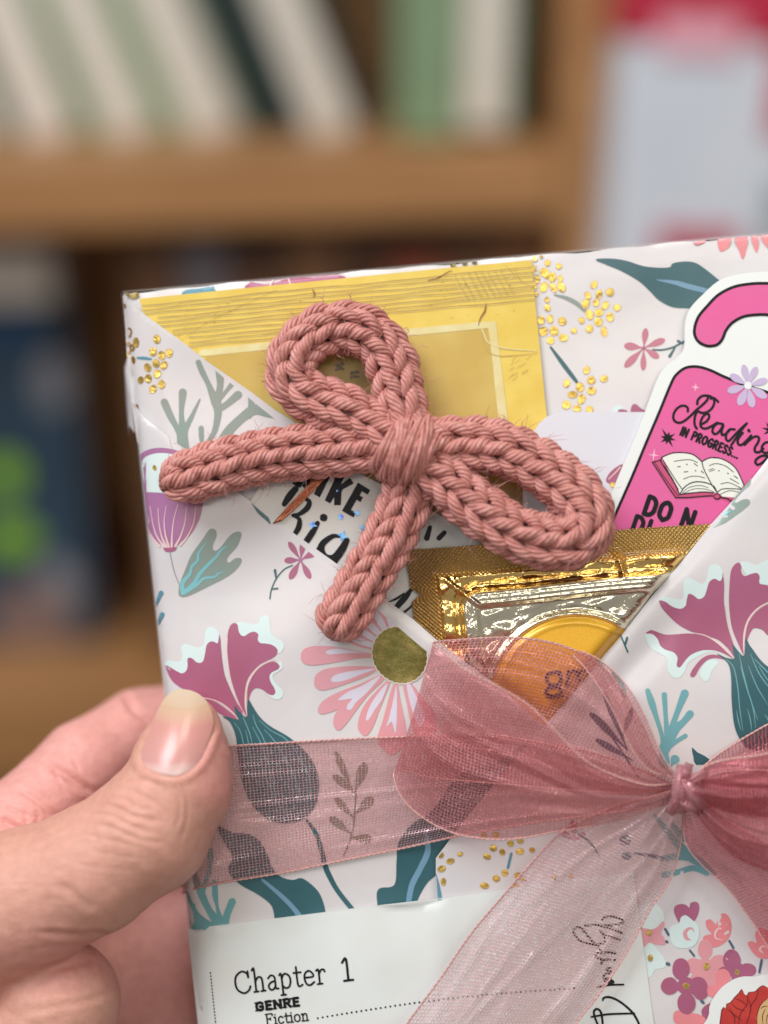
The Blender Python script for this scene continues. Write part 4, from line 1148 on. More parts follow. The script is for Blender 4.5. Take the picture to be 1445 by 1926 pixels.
for pts, w in (([(1245, 560), (1215, 660)], [8, 11]), ([(1380, 610), (1330, 660)], [9, 10]), ([(1080, 1130), (1010, 1220), (940, 1300), (880, 1400)], [6, 12, 11, 8]), ([(860, 1260), (930, 1230), (1000, 1180)], [2, 5, 3]), ([(1000, 1360), (1060, 1310), (1100, 1260)], [5, 4, 2])):
    mkS.stroke(N5(pts), w, 'black', 3)
for sx, sy, r in ((425, 640, 56), (560, 425, 38), (140, 535, 45), (610, 565, 36), (372, 215, 14)):
    pts = []
    for k in range(8):
        a = k * math.pi / 4 + .3
        pts.append((sx + (r if k % 2 == 0 else r * .42) * math.cos(a), sy + (r if k % 2 == 0 else r * .42) * math.sin(a)))
    mkS.poly(N5(pts), 'holo', 5, smooth=0, step=None)
mkS.ell(*N5([(405, 460)])[0], 5, 5, 'holo', 5)
tag(mkS.build('lettered_sticker'), 'pearly white sticker with bold black lettering and small blue stars, under the knitted bow', 'sticker')

# --- bundle of fine copper wires
m_cu, nt_, bs_ = NT('copper')
bs_.inputs['Base Color'].default_value = lin((214, 140, 106))
bs_.inputs['Metallic'].default_value = 1
bs_.inputs['Roughness'].default_value = .25
wb = thing('copper_wire_bundle', 'bundle of fine copper wires lying across the white lettered sticker', 'wire', at(565, 930, 28))
for k in range(7):
    a = cr([(514 + k * 2.6, 985 - k, 24 + (k % 3) * 2), (545 + k * 2.2, 950 + k * .6, 27 + (k % 2) * 3), (585 + k * 1.8, 908 + k * 1.3, 28 + (k % 3) * 2), (640 + k * 1.3, 846 + k * 2, 30)], False, 8)
    v, f, uv = tube(toQ(a), 1.25, 7)
    mk('wire', v, f, m_cu, parent=wb, true=True)
# ================================================================== gold sachet with a clear blister
SO = np.array([763., 1034.]); SA = R(-5.0)
su = np.array([math.cos(SA), math.sin(SA)]); sv = np.array([-math.sin(SA) * -1 * -1, math.cos(SA)])
sv = np.array([-su[1], su[0]])


def sfield(u, v, x, y):
    """rounded-corner distance from the two visible edges, radius from the gel centre, height"""
    r = 42.0
    a, b = u - r, v - r
    d = np.where((a < 0) & (b < 0), r - np.hypot(np.minimum(a, 0), np.minimum(b, 0)), np.minimum(u, v))
    rin = 36.0
    a2, b2 = u - 92 - rin, v - 86 - rin
    di = np.where((a2 < 0) & (b2 < 0), rin - np.hypot(np.minimum(a2, 0), np.minimum(b2, 0)), np.minimum(u - 92, v - 86))
    rc = np.hypot(x - 1085, y - 1322)
    z = np.full_like(u, 27.0)
    sm = lambda t: np.clip(t, 0, 1) ** 2 * (3 - 2 * np.clip(t, 0, 1))
    wob = 3.2 * np.sin(u * .045 + 1) * np.cos(v * .06) + 2.2 * np.sin(u * .11 + v * .05) + 1.5 * np.sin(u * .02 - v * .15)
    sh = sm((np.minimum(u, v) - 46) / 12)
    z += sh * (13 + wob * (1 - sm((di + 4) / 10)))
    z -= 5 * np.exp(-((di + 9) / 6) ** 2) * sh
    z += 22 * sm((di + 2) / 8) + 3.0 * np.exp(-((di - 6) / 2.6) ** 2) + 2.6 * np.exp(-((di - 15) / 2.2) ** 2) + 2.2 * np.exp(-((di - 24) / 2.4) ** 2) - 9 * sm((di - 26) / 9)
    z += sm((di - 34) / 12) * sm((rc - 172) / 10) * (1.3 * np.sin(u * .09 + 2 * np.sin(v * .1)) + 1.2 * np.sin(v * .17 + u * .03))
    z += 10 * np.exp(-((rc - 168) / 5) ** 2) - 3 * np.exp(-((rc - 178) / 4) ** 2)
    z += sm((164 - rc) / 10) * 9 + 5 * np.clip(1 - (rc / 164) ** 2, 0, 1) + 1.6 * np.exp(-((rc - 150) / 2.5) ** 2)
    # pinch folds in the gold shoulder
    for (fx, fy, gx, gy, w, hgt) in ((70, 62, 125, 112, 3.5, 7), (60, 80, 92, 60, 3, 5), (395, 44, 402, 86, 5, 9), (350, 52, 395, 62, 3, 5), (402, 62, 450, 54, 3, 5), (54, 150, 60, 330, 3, 4)):
        e = np.array([gx - fx, gy - fy], float); L = np.hypot(*e); e /= L
        t = np.clip((u - fx) * e[0] + (v - fy) * e[1], 0, L)
        q = np.hypot(u - fx - e[0] * t, v - fy - e[1] * t)
        z += hgt * np.exp(-(q / w) ** 2) * (np.minimum(u, v) > 30)
    return d, di, rc, z, sh


m_sac, nt, bs = NT('sachet_foil_and_film')
uvn = nt.nodes.new('ShaderNodeUVMap')
sep = nt.nodes.new('ShaderNodeSeparateXYZ')
nt.links.new(uvn.outputs[0], sep.inputs[0])


def attr(nt, name):
    a = nt.nodes.new('ShaderNodeAttribute')
    a.attribute_name = name
    return a.outputs['Fac']


a_sh, a_di, a_rc = attr(nt, 'shoulder'), attr(nt, 'tray'), attr(nt, 'gel')
# gold -> clear tray -> gel by real position in the pack
g1 = ramp(nt, a_di, [(0.485, lin((255, 212, 128))), (0.515, lin((240, 232, 206)))])
ng = noise(nt, 9000, 2)
gel = ramp(nt, ng.outputs[0], [(0.3, lin((222, 156, 16))), (0.5, lin((244, 184, 34))), (0.72, lin((252, 206, 80)))])
gelf = ramp(nt, a_rc, [(0.495, (1, 1, 1, 1)), (0.505, (0, 0, 0, 1))])
mx = nt.nodes.new('ShaderNodeMix'); mx.data_type = 'RGBA'
nt.links.new(gelf.outputs[0], mx.inputs[0]); nt.links.new(g1.outputs[0], mx.inputs[6]); nt.links.new(gel.outputs[0], mx.inputs[7])
nt.links.new(mx.outputs[2], bs.inputs['Base Color'])
inv = mathn(nt, 'SUBTRACT', 1.0, gelf.outputs[0])
tr_m = ramp(nt, a_di, [(0.485, (1, 1, 1, 1)), (0.515, (.95, .95, .95, 1))])
nt.links.new(mathn(nt, 'MULTIPLY', tr_m.outputs[0], mathn(nt, 'MULTIPLY_ADD', inv, .72, .28)), bs.inputs['Metallic'])
rimq = mathn(nt, 'MULTIPLY_ADD', a_sh, -0.24, 0.24)
nt.links.new(mathn(nt, 'ADD', rimq, mathn(nt, 'MULTIPLY_ADD', inv, -0.25, 0.40)), bs.inputs['Roughness'])
bs.inputs['Coat Weight'].default_value = .7
bs.inputs['Coat Roughness'].default_value = 0.03
# crimped dot emboss of the rim
U_, V_ = mathn(nt, 'MULTIPLY', sep.outputs[0], 2 * math.pi / 8.2), mathn(nt, 'MULTIPLY', sep.outputs[1], 2 * math.pi / 8.2)
em = mathn(nt, 'MULTIPLY', mathn(nt, 'SINE', U_), mathn(nt, 'SINE', V_))
rimf = mathn(nt, 'SUBTRACT', 1.0, a_sh)
em = mathn(nt, 'MULTIPLY', em, rimf)
b1 = bump(nt, em, 1.0, 0.00035, bs)
nw = noise(nt, 260, 3, 0.55, dist=.8)
b2 = bump(nt, mathn(nt, 'MULTIPLY', nw.outputs[0], inv), 0.28, 0.0014, bs, b1)
nf = noise(nt, 1500, 2)
bump(nt, mathn(nt, 'MULTIPLY', nf.outputs[0], inv), 0.14, 0.0002, bs, b2)

stp = 3.0
us = np.arange(0, 620.1, stp); vs = np.arange(0, 440.1, stp)
UU, VV = np.meshgrid(us, vs, indexing='ij')
u, v = UU.ravel(), VV.ravel()
# outline: slight waviness, tear notch on the left
uu = u.copy()
uu += 3 * np.exp(-(v / 4) ** 2) * 0
notch = np.clip(1 - np.abs(v - 86) / 13, 0, 1) * 17
uu = np.where(u < 40, u + notch * (1 - u / 40), u) + np.where(u < 5, 1.2 * np.sin(v * .9), 0)
x = SO[0] + su[0] * uu + sv[0] * v + 3.5 * (v / 440) * 4
y = SO[1] + su[1] * uu + sv[1] * v + np.where(v < 5, 1.0 * np.sin(u * .8), 0) + 2.5 * np.sin(u * .012)
d, di, rc, z, sh = sfield(u, v, x, y)
# pressed flat where the flaps lie over it
e1 = -edge_d(x, y, np.array([629., 1057.]), np.array([820., 1202.]))
e1b = -edge_d(x, y, np.array([820., 1202.]), np.array([1055., 1395.]))
e1 = np.minimum(e1, e1b)
e2 = -edge_d(x, y, np.array([1055., 1330.]), np.array([1445., 862.]))
lim1 = h_left(x, y) - 4.5
lim2 = h_right(x, y) - 5.5
s1 = 1 / (1 + np.exp(-(e1 - 10) / 5)); s2 = 1 / (1 + np.exp(-(e2 - 9) / 4))
z = np.where(e1 < 60, np.minimum(z, lim1) * (1 - s1) + z * s1, z)
z = np.where(e2 < 60, np.minimum(z, lim2) * (1 - s2) + z * s2, z)
keep = (e1 > -70) & (e2 > -70)
nu, nv = UU.shape
idx = np.arange(nu * nv).reshape(nu, nv)
fs = []
kk = keep.reshape(nu, nv)
for i in range(nu - 1):
    for j in range(nv - 1):
        if kk[i, j] and kk[i + 1, j] and kk[i, j + 1] and kk[i + 1, j + 1]:
            fs.append([idx[i, j], idx[i, j + 1], idx[i + 1, j + 1], idx[i + 1, j]])
used = np.unique(np.array(fs))
rem = -np.ones(nu * nv, int); rem[used] = np.arange(len(used))
fs = rem[np.array(fs)]
# give it a back so it has thickness
vv = np.column_stack([x, y, z])[used]
nb = len(vv)
back = vv.copy(); back[:, 2] = np.minimum(back[:, 2] - 2.0, 24.0)
at_ = {'shoulder': np.tile(sh[used], 2), 'tray': np.tile(0.5 + di[used] / 200, 2), 'gel': np.tile(rc[used] / 328, 2)}
sac = mk('gold_sachet', np.vstack([vv, back]), fs.tolist() + (fs[:, ::-1] + nb).tolist(), m_sac, uvs=np.tile(np.column_stack([u, v])[used], (2, 1)), attr=at_)
tag(sac, 'gold foil sachet with a clear blister holding a golden gel disc', 'sachet')
# lettering printed on the gel disc
gl = Sheet([(1012, 1240), (1112, 1240), (1112, 1330), (1012, 1330)], flat(0), P['black'], step=None)
gl.v, gl.f, gl.m, gl.mats, gl.uv, gl.n = [], [], [], [], [], 0


def h_gel(x, y):
    x = np.asarray(x, float); y = np.asarray(y, float)
    q = np.column_stack([x.ravel() - SO[0] - 8, y.ravel() - SO[1]])
    return sfield(q @ su, q @ sv, x.ravel(), y.ravel())[3].reshape(x.shape) + 2.2


gl.h = h_gel
gl.clips = [((1360, 948 + 20), (1047, 1340 - 4))]
m_p = ink('plum_print', (74, 34, 52), amt=0.2)
P['plum'] = m_p
for pts, w in (([(1052, 1264), (1034, 1266), (1028, 1276), (1034, 1287), (1050, 1287), (1056, 1276), (1050, 1265)], 6), ([(1056, 1266), (1056, 1280), (1050, 1292), (1034, 1294)], 4), ([(1034, 1292), (1026, 1302), (1040, 1309), (1056, 1303), (1052, 1293)], 5),
               ([(1028, 1312), (1044, 1313), (1060, 1309)], 2.5), ([(1066, 1290), (1070, 1262)], 6), ([(1070, 1268), (1078, 1262), (1088, 1264)], 5), ([(1092, 1284), (1088, 1270), (1098, 1262), (1112, 1262)], 5), ([(1108, 1262), (1104, 1276)], 5)):
    gl.stroke(pts, w, 'plum', 1, n=3)
gl.build('gel_lettering', sac)
# ================================================================== knitted cord bow
m_yarn, nt, bs = NT('rose_cotton_yarn')
tc = nt.nodes.new('ShaderNodeTexCoord')
n1 = noise(nt, 420, 3, .6)
n2 = noise(nt, 9000, 2, .7)
r1 = ramp(nt, n1.outputs[0], [(0.28, lin((188, 120, 111))), (0.5, lin((212, 146, 137))), (0.75, lin((226, 170, 163)))])
mx = nt.nodes.new('ShaderNodeMix'); mx.data_type = 'RGBA'; mx.blend_type = 'MULTIPLY'; mx.inputs[0].default_value = 1
nt.links.new(r1.outputs[0], mx.inputs[6])
r2 = ramp(nt, n2.outputs[0], [(0.3, (.62, .57, .55, 1)), (0.7, (1.2, 1.18, 1.18, 1))])
nt.links.new(r2.outputs[0], mx.inputs[7])
nt.links.new(mx.outputs[2], bs.inputs['Base Color'])
bs.inputs['Roughness'].default_value = 0.44
bs.inputs['Sheen Weight'].default_value = 0.15
bs.inputs['Specular IOR Level'].default_value = 0.45
bs.inputs['Subsurface Weight'].default_value = 0.0
bump(nt, n2.outputs[0], .35, 0.0001, bs)


class Geo:
    def __init__(s):
        s.v = []; s.f = []; s.n = 0

    def add(s, v, f):
        s.v.append(v); s.f.append(np.asarray(f) + s.n); s.n += len(v)

    def build(s, name, parent, mat=None):
        fs = np.vstack(s.f)
        return mk(name, np.vstack(s.v), fs.tolist(), mat or m_yarn, parent=parent, true=True)


def ringtube(p, r, sides=5):
    """fast open tube; p (n,3), r (n,)"""
    t = np.gradient(p, axis=0); t /= np.linalg.norm(t, axis=1)[:, None] + 1e-9
    a = np.cross(t, np.array([.31, .22, .92])); a /= np.linalg.norm(a, axis=1)[:, None] + 1e-9
    b = np.cross(t, a)
    th = np.linspace(0, 2 * np.pi, sides, endpoint=False)
    v = (p[:, None] + r[:, None, None] * (np.cos(th)[None, :, None] * a[:, None] + np.sin(th)[None, :, None] * b[:, None])).reshape(-1, 3)
    n = len(p)
    i = np.arange(n - 1)[:, None] * sides; k = np.arange(sides)[None]; l = (k + 1) % sides
    f = np.stack([i + k, i + l, i + sides + l, i + sides + k], 2).reshape(-1, 4)
    return v, f


def plied(geo, p, rad, plies=6, turns=1.4, taper=True, phase=0.0, sub=5, core=True):
    """a plied yarn along path p with radius profile rad"""
    t = np.gradient(p, axis=0); t /= np.linalg.norm(t, axis=1)[:, None] + 1e-9
    a = np.cross(t, np.array([.31, .22, .92])); a /= np.linalg.norm(a, axis=1)[:, None] + 1e-9
    b = np.cross(t, a)
    s = np.linspace(0, 1, len(p))
    for k in range(plies):
        ang = 2 * np.pi * (k / plies + turns * s) + phase
        wob = 1 + .08 * np.sin(9 * s + k * 2.3 + phase)
        ro = rad * .72 * wob
        q = p + ro[:, None] * (np.cos(ang)[:, None] * a + np.sin(ang)[:, None] * b)
        v, f = ringtube(q, rad * (.39 if plies <= 6 else .33), sub)
        geo.add(v, f)
    if core:
        v, f = ringtube(p, rad * .45, 5)
        geo.add(v, f)


FUZZ = []


def cord(geo, path, R0=40, pitch=40.0, flat_=0.86, phase=0.0, end0=False, end1=False, rows=8, rscale=None):
    p = resample(toQ(cr(path, False, 10)), 3.0)
    L = np.concatenate([[0], np.cumsum(np.linalg.norm(np.diff(p, axis=0), axis=1))])
    T = L[-1]
    t = np.gradient(p, axis=0); t /= np.linalg.norm(t, axis=1)[:, None]
    # smooth tangents
    Z = np.array([0, 0, 1.0])
    sd = np.cross(t, Z); sd /= np.linalg.norm(sd, axis=1)[:, None]
    up_ = np.cross(sd, t)

    def frame(s):
        s_ = np.clip(s, 0, T)
        g = lambda A_: np.stack([np.interp(s_, L, A_[:, i]) for i in range(3)], 1)
        c = g(p); tt = g(t); a = g(sd); b = g(up_)
        c = c + tt * (s - s_)[:, None]
        return c, a, b, tt

    n = int(T / pitch) + 1
    for j in range(rows):
        th0 = 2 * math.pi * (j + .5) / rows + phase
        sgn = 1 if j % 2 == 0 else -1
        for i in range(-1, n + 1):
            s0 = (i + .25) * pitch + (T - (n - .5) * pitch) * .5 + random.uniform(-3.5, 3.5)
            if s0 < -6 or s0 > T + 6:
                continue
            q = np.linspace(-1, 1, 15)
            hl = pitch * random.uniform(.76, .86)
            s = s0 + q * hl
            th = th0 + sgn * q * (.30 + random.uniform(-.03, .03)) + random.uniform(-.03, .03)
            # outer end rides on top, inner end tucks below its neighbour
            rr = R0 * (1.0 - .32 * np.abs(q) ** 2.4 - .07 * q) + random.uniform(-2.5, 2.5)
            if end0:
                k = np.clip((s - 0) / (R0 * .9), -.3, 1); rr = rr * np.sqrt(np.clip(1 - (1 - k) ** 2, .02, 1))
                s = np.maximum(s, -4)
            if end1:
                k = np.clip((T - s) / (R0 * .9), -.3, 1); rr = rr * np.sqrt(np.clip(1 - (1 - k) ** 2, .02, 1))
                s = np.minimum(s, T + 4)
            if rscale is not None:
                rr = rr * np.interp(s / T, *rscale)
            c, a, b, tt = frame(s)
            pt = c + (rr * np.cos(th))[:, None] * a + (rr * np.sin(th) * flat_)[:, None] * b
            rad = random.uniform(10.6, 12.0) * (1 - .58 * np.abs(q) ** 2.2) * (R0 / 40)
            plied(geo, pt, rad, 6, 1.05, phase=random.uniform(0, 6), sub=5)
            if random.random() < .8:
                m = len(pt) // 2 + random.randint(-4, 4)
                nrm = (pt[m] - c[m]); nrm /= np.linalg.norm(nrm)
                if nrm[2] > -.5:
                    for _ in range(4):
                        FUZZ.append((pt[m] + nrm * rad[m] * .9 + np.random.randn(3) * 4, nrm, tt[m]))
    # dark core fills the middle
    v, f = ringtube(p, np.full(len(p), R0 * .55) * (np.interp(L / T, *rscale) if rscale is not None else 1), 8)
    geo.add(v, f)
    return p


bow = thing('knitted_bow', 'dusty rose bow of plied cotton cord knitted in V stitches, resting over the yellow card', 'bow', at(765, 850, 60))
g = Geo()
cord(g, [(772, 842, 88), (758, 775, 84), (746, 722, 74), (730, 668, 70), (703, 632, 69), (655, 613, 68), (602, 624, 68), (562, 654, 69), (546, 694, 70), (560, 730, 71), (600, 752, 74), (655, 775, 80), (722, 812, 84), (765, 838, 80)], phase=.12)
g.build('top_loop', bow)
g = Geo()
cord(g, [(770, 858, 84), (800, 838, 92), (850, 834, 90), (900, 836, 88), (950, 846, 90), (1005, 872, 92), (1058, 908, 98), (1098, 950, 106), (1104, 986, 112), (1082, 1014, 116), (1035, 1021, 118), (975, 1004, 118), (905, 962, 112), (850, 912, 100), (810, 884, 94), (775, 862, 80)], R0=41, phase=.5)
g.build('right_loop', bow)
g = Geo()
cord(g, [(765, 838, 78), (720, 836, 80), (640, 845, 76), (540, 852, 74), (450, 869, 76), (380, 888, 78), (334, 902, 78), (314, 908, 76)], R0=40, phase=.3, end1=True)
g.build('left_tail', bow)
g = Geo()
cord(g, [(775, 870, 70), (768, 920, 74), (748, 980, 76), (706, 1058, 78), (668, 1122, 80), (640, 1168, 80), (626, 1192, 78)], R0=40, phase=.05, end1=True)
g.build('lower_tail', bow)
# wrapping knot: strands carried over the crossing
g = Geo()
kd = np.array([46., -118.]); kd /= np.linalg.norm(kd); kn = np.array([-kd[1], kd[0]])
for k in range(7):
    off = (k - 3) * 13.6
    pts = []
    half = 64 - .008 * off * off * 1.2
    sh_ = off * .14
    for a in np.linspace(-118, 118, 17):
        ca, sa = math.cos(R(a)), math.sin(R(a))
        edge = math.sqrt(max(0.0, 1 - (off / 62) ** 2))
        c2 = np.array([768., 846.]) + kn * (off + 6.5 * math.sin(R(a) * 1.3 + k * 1.9)) + kd * (sa * half + sh_)
        pts.append((c2[0], c2[1], 92 + 58 * ca * (.42 + .58 * edge)))
    q = resample(toQ(cr(pts, False, 4)), 4.0)
    plied(g, q, np.full(len(q), 11.6 + 1.6 * math.sin(k * 2.1)), 7, len(q) * 4 / 300.0, phase=k * 1.3, sub=5)
    for _ in range(40):
        m = random.randint(8, len(q) - 9)
        FUZZ.append((q[m] + np.array([0, 0, 9.0]) + np.random.randn(3) * 4, np.array([random.uniform(-.5, .5), random.uniform(-.5, .5), .7]), np.array([kd[0], kd[1], 0])))
v, f = ringtube(toQ([(740, 900, 88), (768, 846, 92), (792, 790, 88)]), np.array([36., 44., 36.]), 10)
g.add(v, f)
g.build('knot', bow)
# stray fibres
g = Geo()
random.shuffle(FUZZ)
for c, nrm, tt in FUZZ[:4600]:
    L_ = random.choice([10, 14, 18, 26, 40]) * random.uniform(.6, 1.2)
    d1 = nrm * .7 + tt * random.uniform(-1, 1) + np.random.randn(3) * .6
    d1 /= np.linalg.norm(d1)
    d2 = d1 + np.random.randn(3) * .9; d2 /= np.linalg.norm(d2)
    q = np.array([c - nrm * 4, c + d1 * L_ * .35, c + (d1 + d2) * L_ * .4, c + d1 * L_ * .4 + d2 * L_ * .6])
    v, f = ringtube(cr(q, False, 2), np.array([.5, .5, .48, .44, .36, .26, .14]), 3)
    g.add(v, f)
fz = g.build('stray_fibres', bow)
fz['kind'] = 'stuff'
# ================================================================== sheer organza ribbon
def organza(name, cover=.56, thread=(232, 152, 158), tint=(251, 230, 230), p=6.6, alpha=.62):
    m = bpy.data.materials.new(name)
    m.use_nodes = True
    nt = m.node_tree
    bs = nt.nodes['Principled BSDF']
    out = nt.nodes['Material Output']
    uv = nt.nodes.new('ShaderNodeUVMap')
    sp = nt.nodes.new('ShaderNodeSeparateXYZ')
    nt.links.new(uv.outputs[0], sp.inputs[0])
    u = mathn(nt, 'MULTIPLY', sp.outputs[0], 100 / p)
    v = mathn(nt, 'MULTIPLY', sp.outputs[1], 100 / (p * .86))
    nz = noise(nt, 6, 2, vec=uv.outputs[0])
    u = mathn(nt, 'ADD', u, mathn(nt, 'MULTIPLY', nz.outputs[0], .9))
    tu = mathn(nt, 'ABSOLUTE', mathn(nt, 'SUBTRACT', mathn(nt, 'FRACT', u), .5))
    tv = mathn(nt, 'ABSOLUTE', mathn(nt, 'SUBTRACT', mathn(nt, 'FRACT', v), .5))
    h = cover * .5 * .66
    su_ = nt.nodes.new('ShaderNodeMapRange'); su_.interpolation_type = 'SMOOTHSTEP'
    for q, sgn in ((su_, 0),):
        q.inputs[1].default_value = h + .05; q.inputs[2].default_value = h - .05
    nt.links.new(tu, su_.inputs[0])
    sv_ = nt.nodes.new('ShaderNodeMapRange'); sv_.interpolation_type = 'SMOOTHSTEP'
    sv_.inputs[1].default_value = h + .05; sv_.inputs[2].default_value = h - .05
    nt.links.new(tv, sv_.inputs[0])
    mask = mathn(nt, 'MAXIMUM', su_.outputs[0], sv_.outputs[0])
    both = mathn(nt, 'MULTIPLY', su_.outputs[0], sv_.outputs[0])
    # colour: brighter where threads cross, sparkling per cell
    cell = nt.nodes.new('ShaderNodeTexWhiteNoise'); cell.noise_dimensions = '2D'
    cmb = nt.nodes.new('ShaderNodeCombineXYZ')
    nt.links.new(mathn(nt, 'FLOOR', u), cmb.inputs[0]); nt.links.new(mathn(nt, 'FLOOR', v), cmb.inputs[1])
    nt.links.new(cmb.outputs[0], cell.inputs['Vector'])
    c1 = lin(thread)
    cr_ = ramp(nt, mathn(nt, 'MAXIMUM', mathn(nt, 'MULTIPLY', cell.outputs[0], 1.0), mathn(nt, 'MULTIPLY', both, .9)), [(0, tuple(np.array(c1) * .85)[:3] + (1,)), (.6, c1), (1, lin(tuple(min(255, t + 40) for t in thread)))])
    nt.links.new(cr_.outputs[0], bs.inputs['Base Color'])
    sparkle = mathn(nt, 'GREATER_THAN', cell.outputs[0], .95)
    nt.links.new(mathn(nt, 'MULTIPLY_ADD', sparkle, -.1, .30), bs.inputs['Roughness'])
    nt.links.new(mathn(nt, 'MULTIPLY_ADD', sparkle, .3, .42), bs.inputs['Metallic'])
    bs.inputs['Specular IOR Level'].default_value = .8
    bs.inputs['Sheen Weight'].default_value = .3
    hh = mathn(nt, 'ADD', su_.outputs[0], mathn(nt, 'MULTIPLY', sv_.outputs[0], .8))
    jit = mathn(nt, 'MULTIPLY', cell.outputs[0], .7)
    bump(nt, mathn(nt, 'ADD', hh, jit), .8, .00022, bs)
    tr = nt.nodes.new('ShaderNodeBsdfTransparent'); tr.inputs[0].default_value = lin(tint)
    tl = nt.nodes.new('ShaderNodeBsdfTranslucent'); tl.inputs[0].default_value = lin(thread)
    th = nt.nodes.new('ShaderNodeMixShader'); th.inputs[0].default_value = .22
    nt.links.new(bs.outputs[0], th.inputs[1]); nt.links.new(tl.outputs[0], th.inputs[2])
    mxs = nt.nodes.new('ShaderNodeMixShader')
    nt.links.new(mathn(nt, 'MULTIPLY', mask, alpha), mxs.inputs[0])
    nt.links.new(tr.outputs[0], mxs.inputs[1]); nt.links.new(th.outputs[0], mxs.inputs[2])
    nt.links.new(mxs.outputs[0], out.inputs['Surface'])
    return m


m_org = organza('rose_organza')
m_deepo = organza('deep_rose_organza', cover=.6, thread=(214, 120, 130), tint=(248, 220, 223), p=6.6, alpha=.74)
m_sheen = organza('pale_sheen_organza', cover=.56, thread=(252, 204, 206), p=6.6, alpha=.74, tint=(254, 246, 247))  # left tail of the same ribbon, its sheen painted as paler thread
m_band = organza('flat_rose_organza', cover=.54, thread=(247, 184, 188), tint=(252, 238, 238), p=6.6, alpha=.68)
m_knot = organza('gathered_organza', cover=.8, thread=(232, 150, 160), alpha=.93, p=6)
m_hem, nt, bs = NT('ribbon_hem_thread')
bs.inputs['Base Color'].default_value = lin((240, 188, 182))
bs.inputs['Roughness'].default_value = .3
bs.inputs['Metallic'].default_value = .15
nn_ = noise(nt, 7000, 2)
bump(nt, nn_.outputs[0], .9, .0003, bs)

RW = 268.0


def strip(name, A_, B_, parent, mat, nu=90, nv=26, folds=(), hem=True, width=RW, u0=0.0, bulge_=0.0, v0=0.0, crumple=0.0, knots=(0,)):
    """cloth between two edge curves A_ and B_ (same parameter), with fold ridges (v, width, height, u-from, u-to)"""
    a = cr(A_, False, 12); b = cr(B_, False, 12)
    a = np.stack([np.interp(np.linspace(0, 1, nu), np.linspace(0, 1, len(a)), a[:, i]) for i in range(3)], 1)
    b = np.stack([np.interp(np.linspace(0, 1, nu), np.linspace(0, 1, len(b)), b[:, i]) for i in range(3)], 1)
    tv = np.linspace(0, 1, nv)
    g_ = a[:, None] * (1 - tv)[None, :, None] + b[:, None] * tv[None, :, None]
    su_ = np.linspace(0, 1, nu)
    g_[:, :, 2] += bulge_ * np.sin(np.pi * tv)[None]
    for v_, w_, h_, ua, ub in folds:
        env = np.clip((su_ - ua) / .12, 0, 1) * np.clip((ub - su_) / .12, 0, 1)
        vv_ = v_ if not isinstance(v_, tuple) else None
        vc = np.full(nu, v_) if vv_ is not None else np.interp(su_, [ua, ub], v_)
        g_[:, :, 2] += h_ * env[:, None] * np.exp(-((tv[None] - vc[:, None]) / w_) ** 2)
    if crumple:
        rs = np.random.RandomState(len(name) * 7 + nu)
        for k in range(9):
            fq = rs.uniform(5, 26); ph = rs.uniform(0, 6.3); dr = rs.uniform(-5, 5); am = crumple * rs.uniform(.3, 1) * 9 / fq
            env = sum(np.exp(-np.abs(su_ - kn0) / rs.uniform(.12, .4)) for kn0 in knots) + .22
            g_[:, :, 2] += am * env[:, None] * np.sin(fq * tv[None] + ph + dr * su_[:, None] * 2)
        for k in range(7):
            cu, cv, ang, ln_, wd = rs.uniform(.1, .9), rs.uniform(.1, .9), rs.uniform(-.6, .6), rs.uniform(.1, .3), rs.uniform(.012, .035)
            a1 = (su_[:, None] - cu) * math.cos(ang) + (tv[None] - cv) * math.sin(ang)
            b1_ = -(su_[:, None] - cu) * math.sin(ang) + (tv[None] - cv) * math.cos(ang)
            g_[:, :, 2] += crumple * .9 * np.exp(-(a1 / ln_) ** 2) * np.exp(-(b1_ / wd) ** 2)
    q = toQ(g_.reshape(-1, 3)).reshape(nu, nv, 3)
    mid = q[:, nv // 2]
    L = np.concatenate([[0], np.cumsum(np.linalg.norm(np.diff(mid, axis=0), axis=1))])
    uv = np.stack([np.broadcast_to((L[:, None] + u0) / 100, (nu, nv)), np.broadcast_to((v0 + tv * width)[None] / 100, (nu, nv))], 2)
    idx = np.arange(nu * nv).reshape(nu, nv)
    f = np.stack([idx[:-1, :-1], idx[:-1, 1:], idx[1:, 1:], idx[1:, :-1]], 2).reshape(-1, 4)
    o = mk(name, q.reshape(-1, 3), f.tolist(), mat, uvs=uv.reshape(-1, 2), parent=parent, true=True)
    if hem:
        for side in (0, nv - 1):
            e = resample(q[:, side], 4)
            ang = np.arange(len(e)) * 1.3
            for ph in (0, math.pi):
                e2 = e + 1.1 * np.column_stack([np.cos(ang + ph) * .5, np.cos(ang + ph), np.sin(ang + ph)])
                v, ff, _ = tube(e2, 1.15, 5)
                ob = mk('hem', v, ff, m_hem, parent=o, true=True)
    return o


rib = thing('organza_ribbon', 'sheer dusty rose organza ribbon tied in a bow round the wrapped parcel', 'ribbon', at(1285, 1490, 80))


def hl(x, y, d=4):
    m = float(h_right(x, y)) if x > 830 else float(h_left(x, y))
    return m + d


def onp(pts, d=4):
    return [(x, y, hl(x, y, d + (t[0] if t else 0))) for x, y, *t in pts]


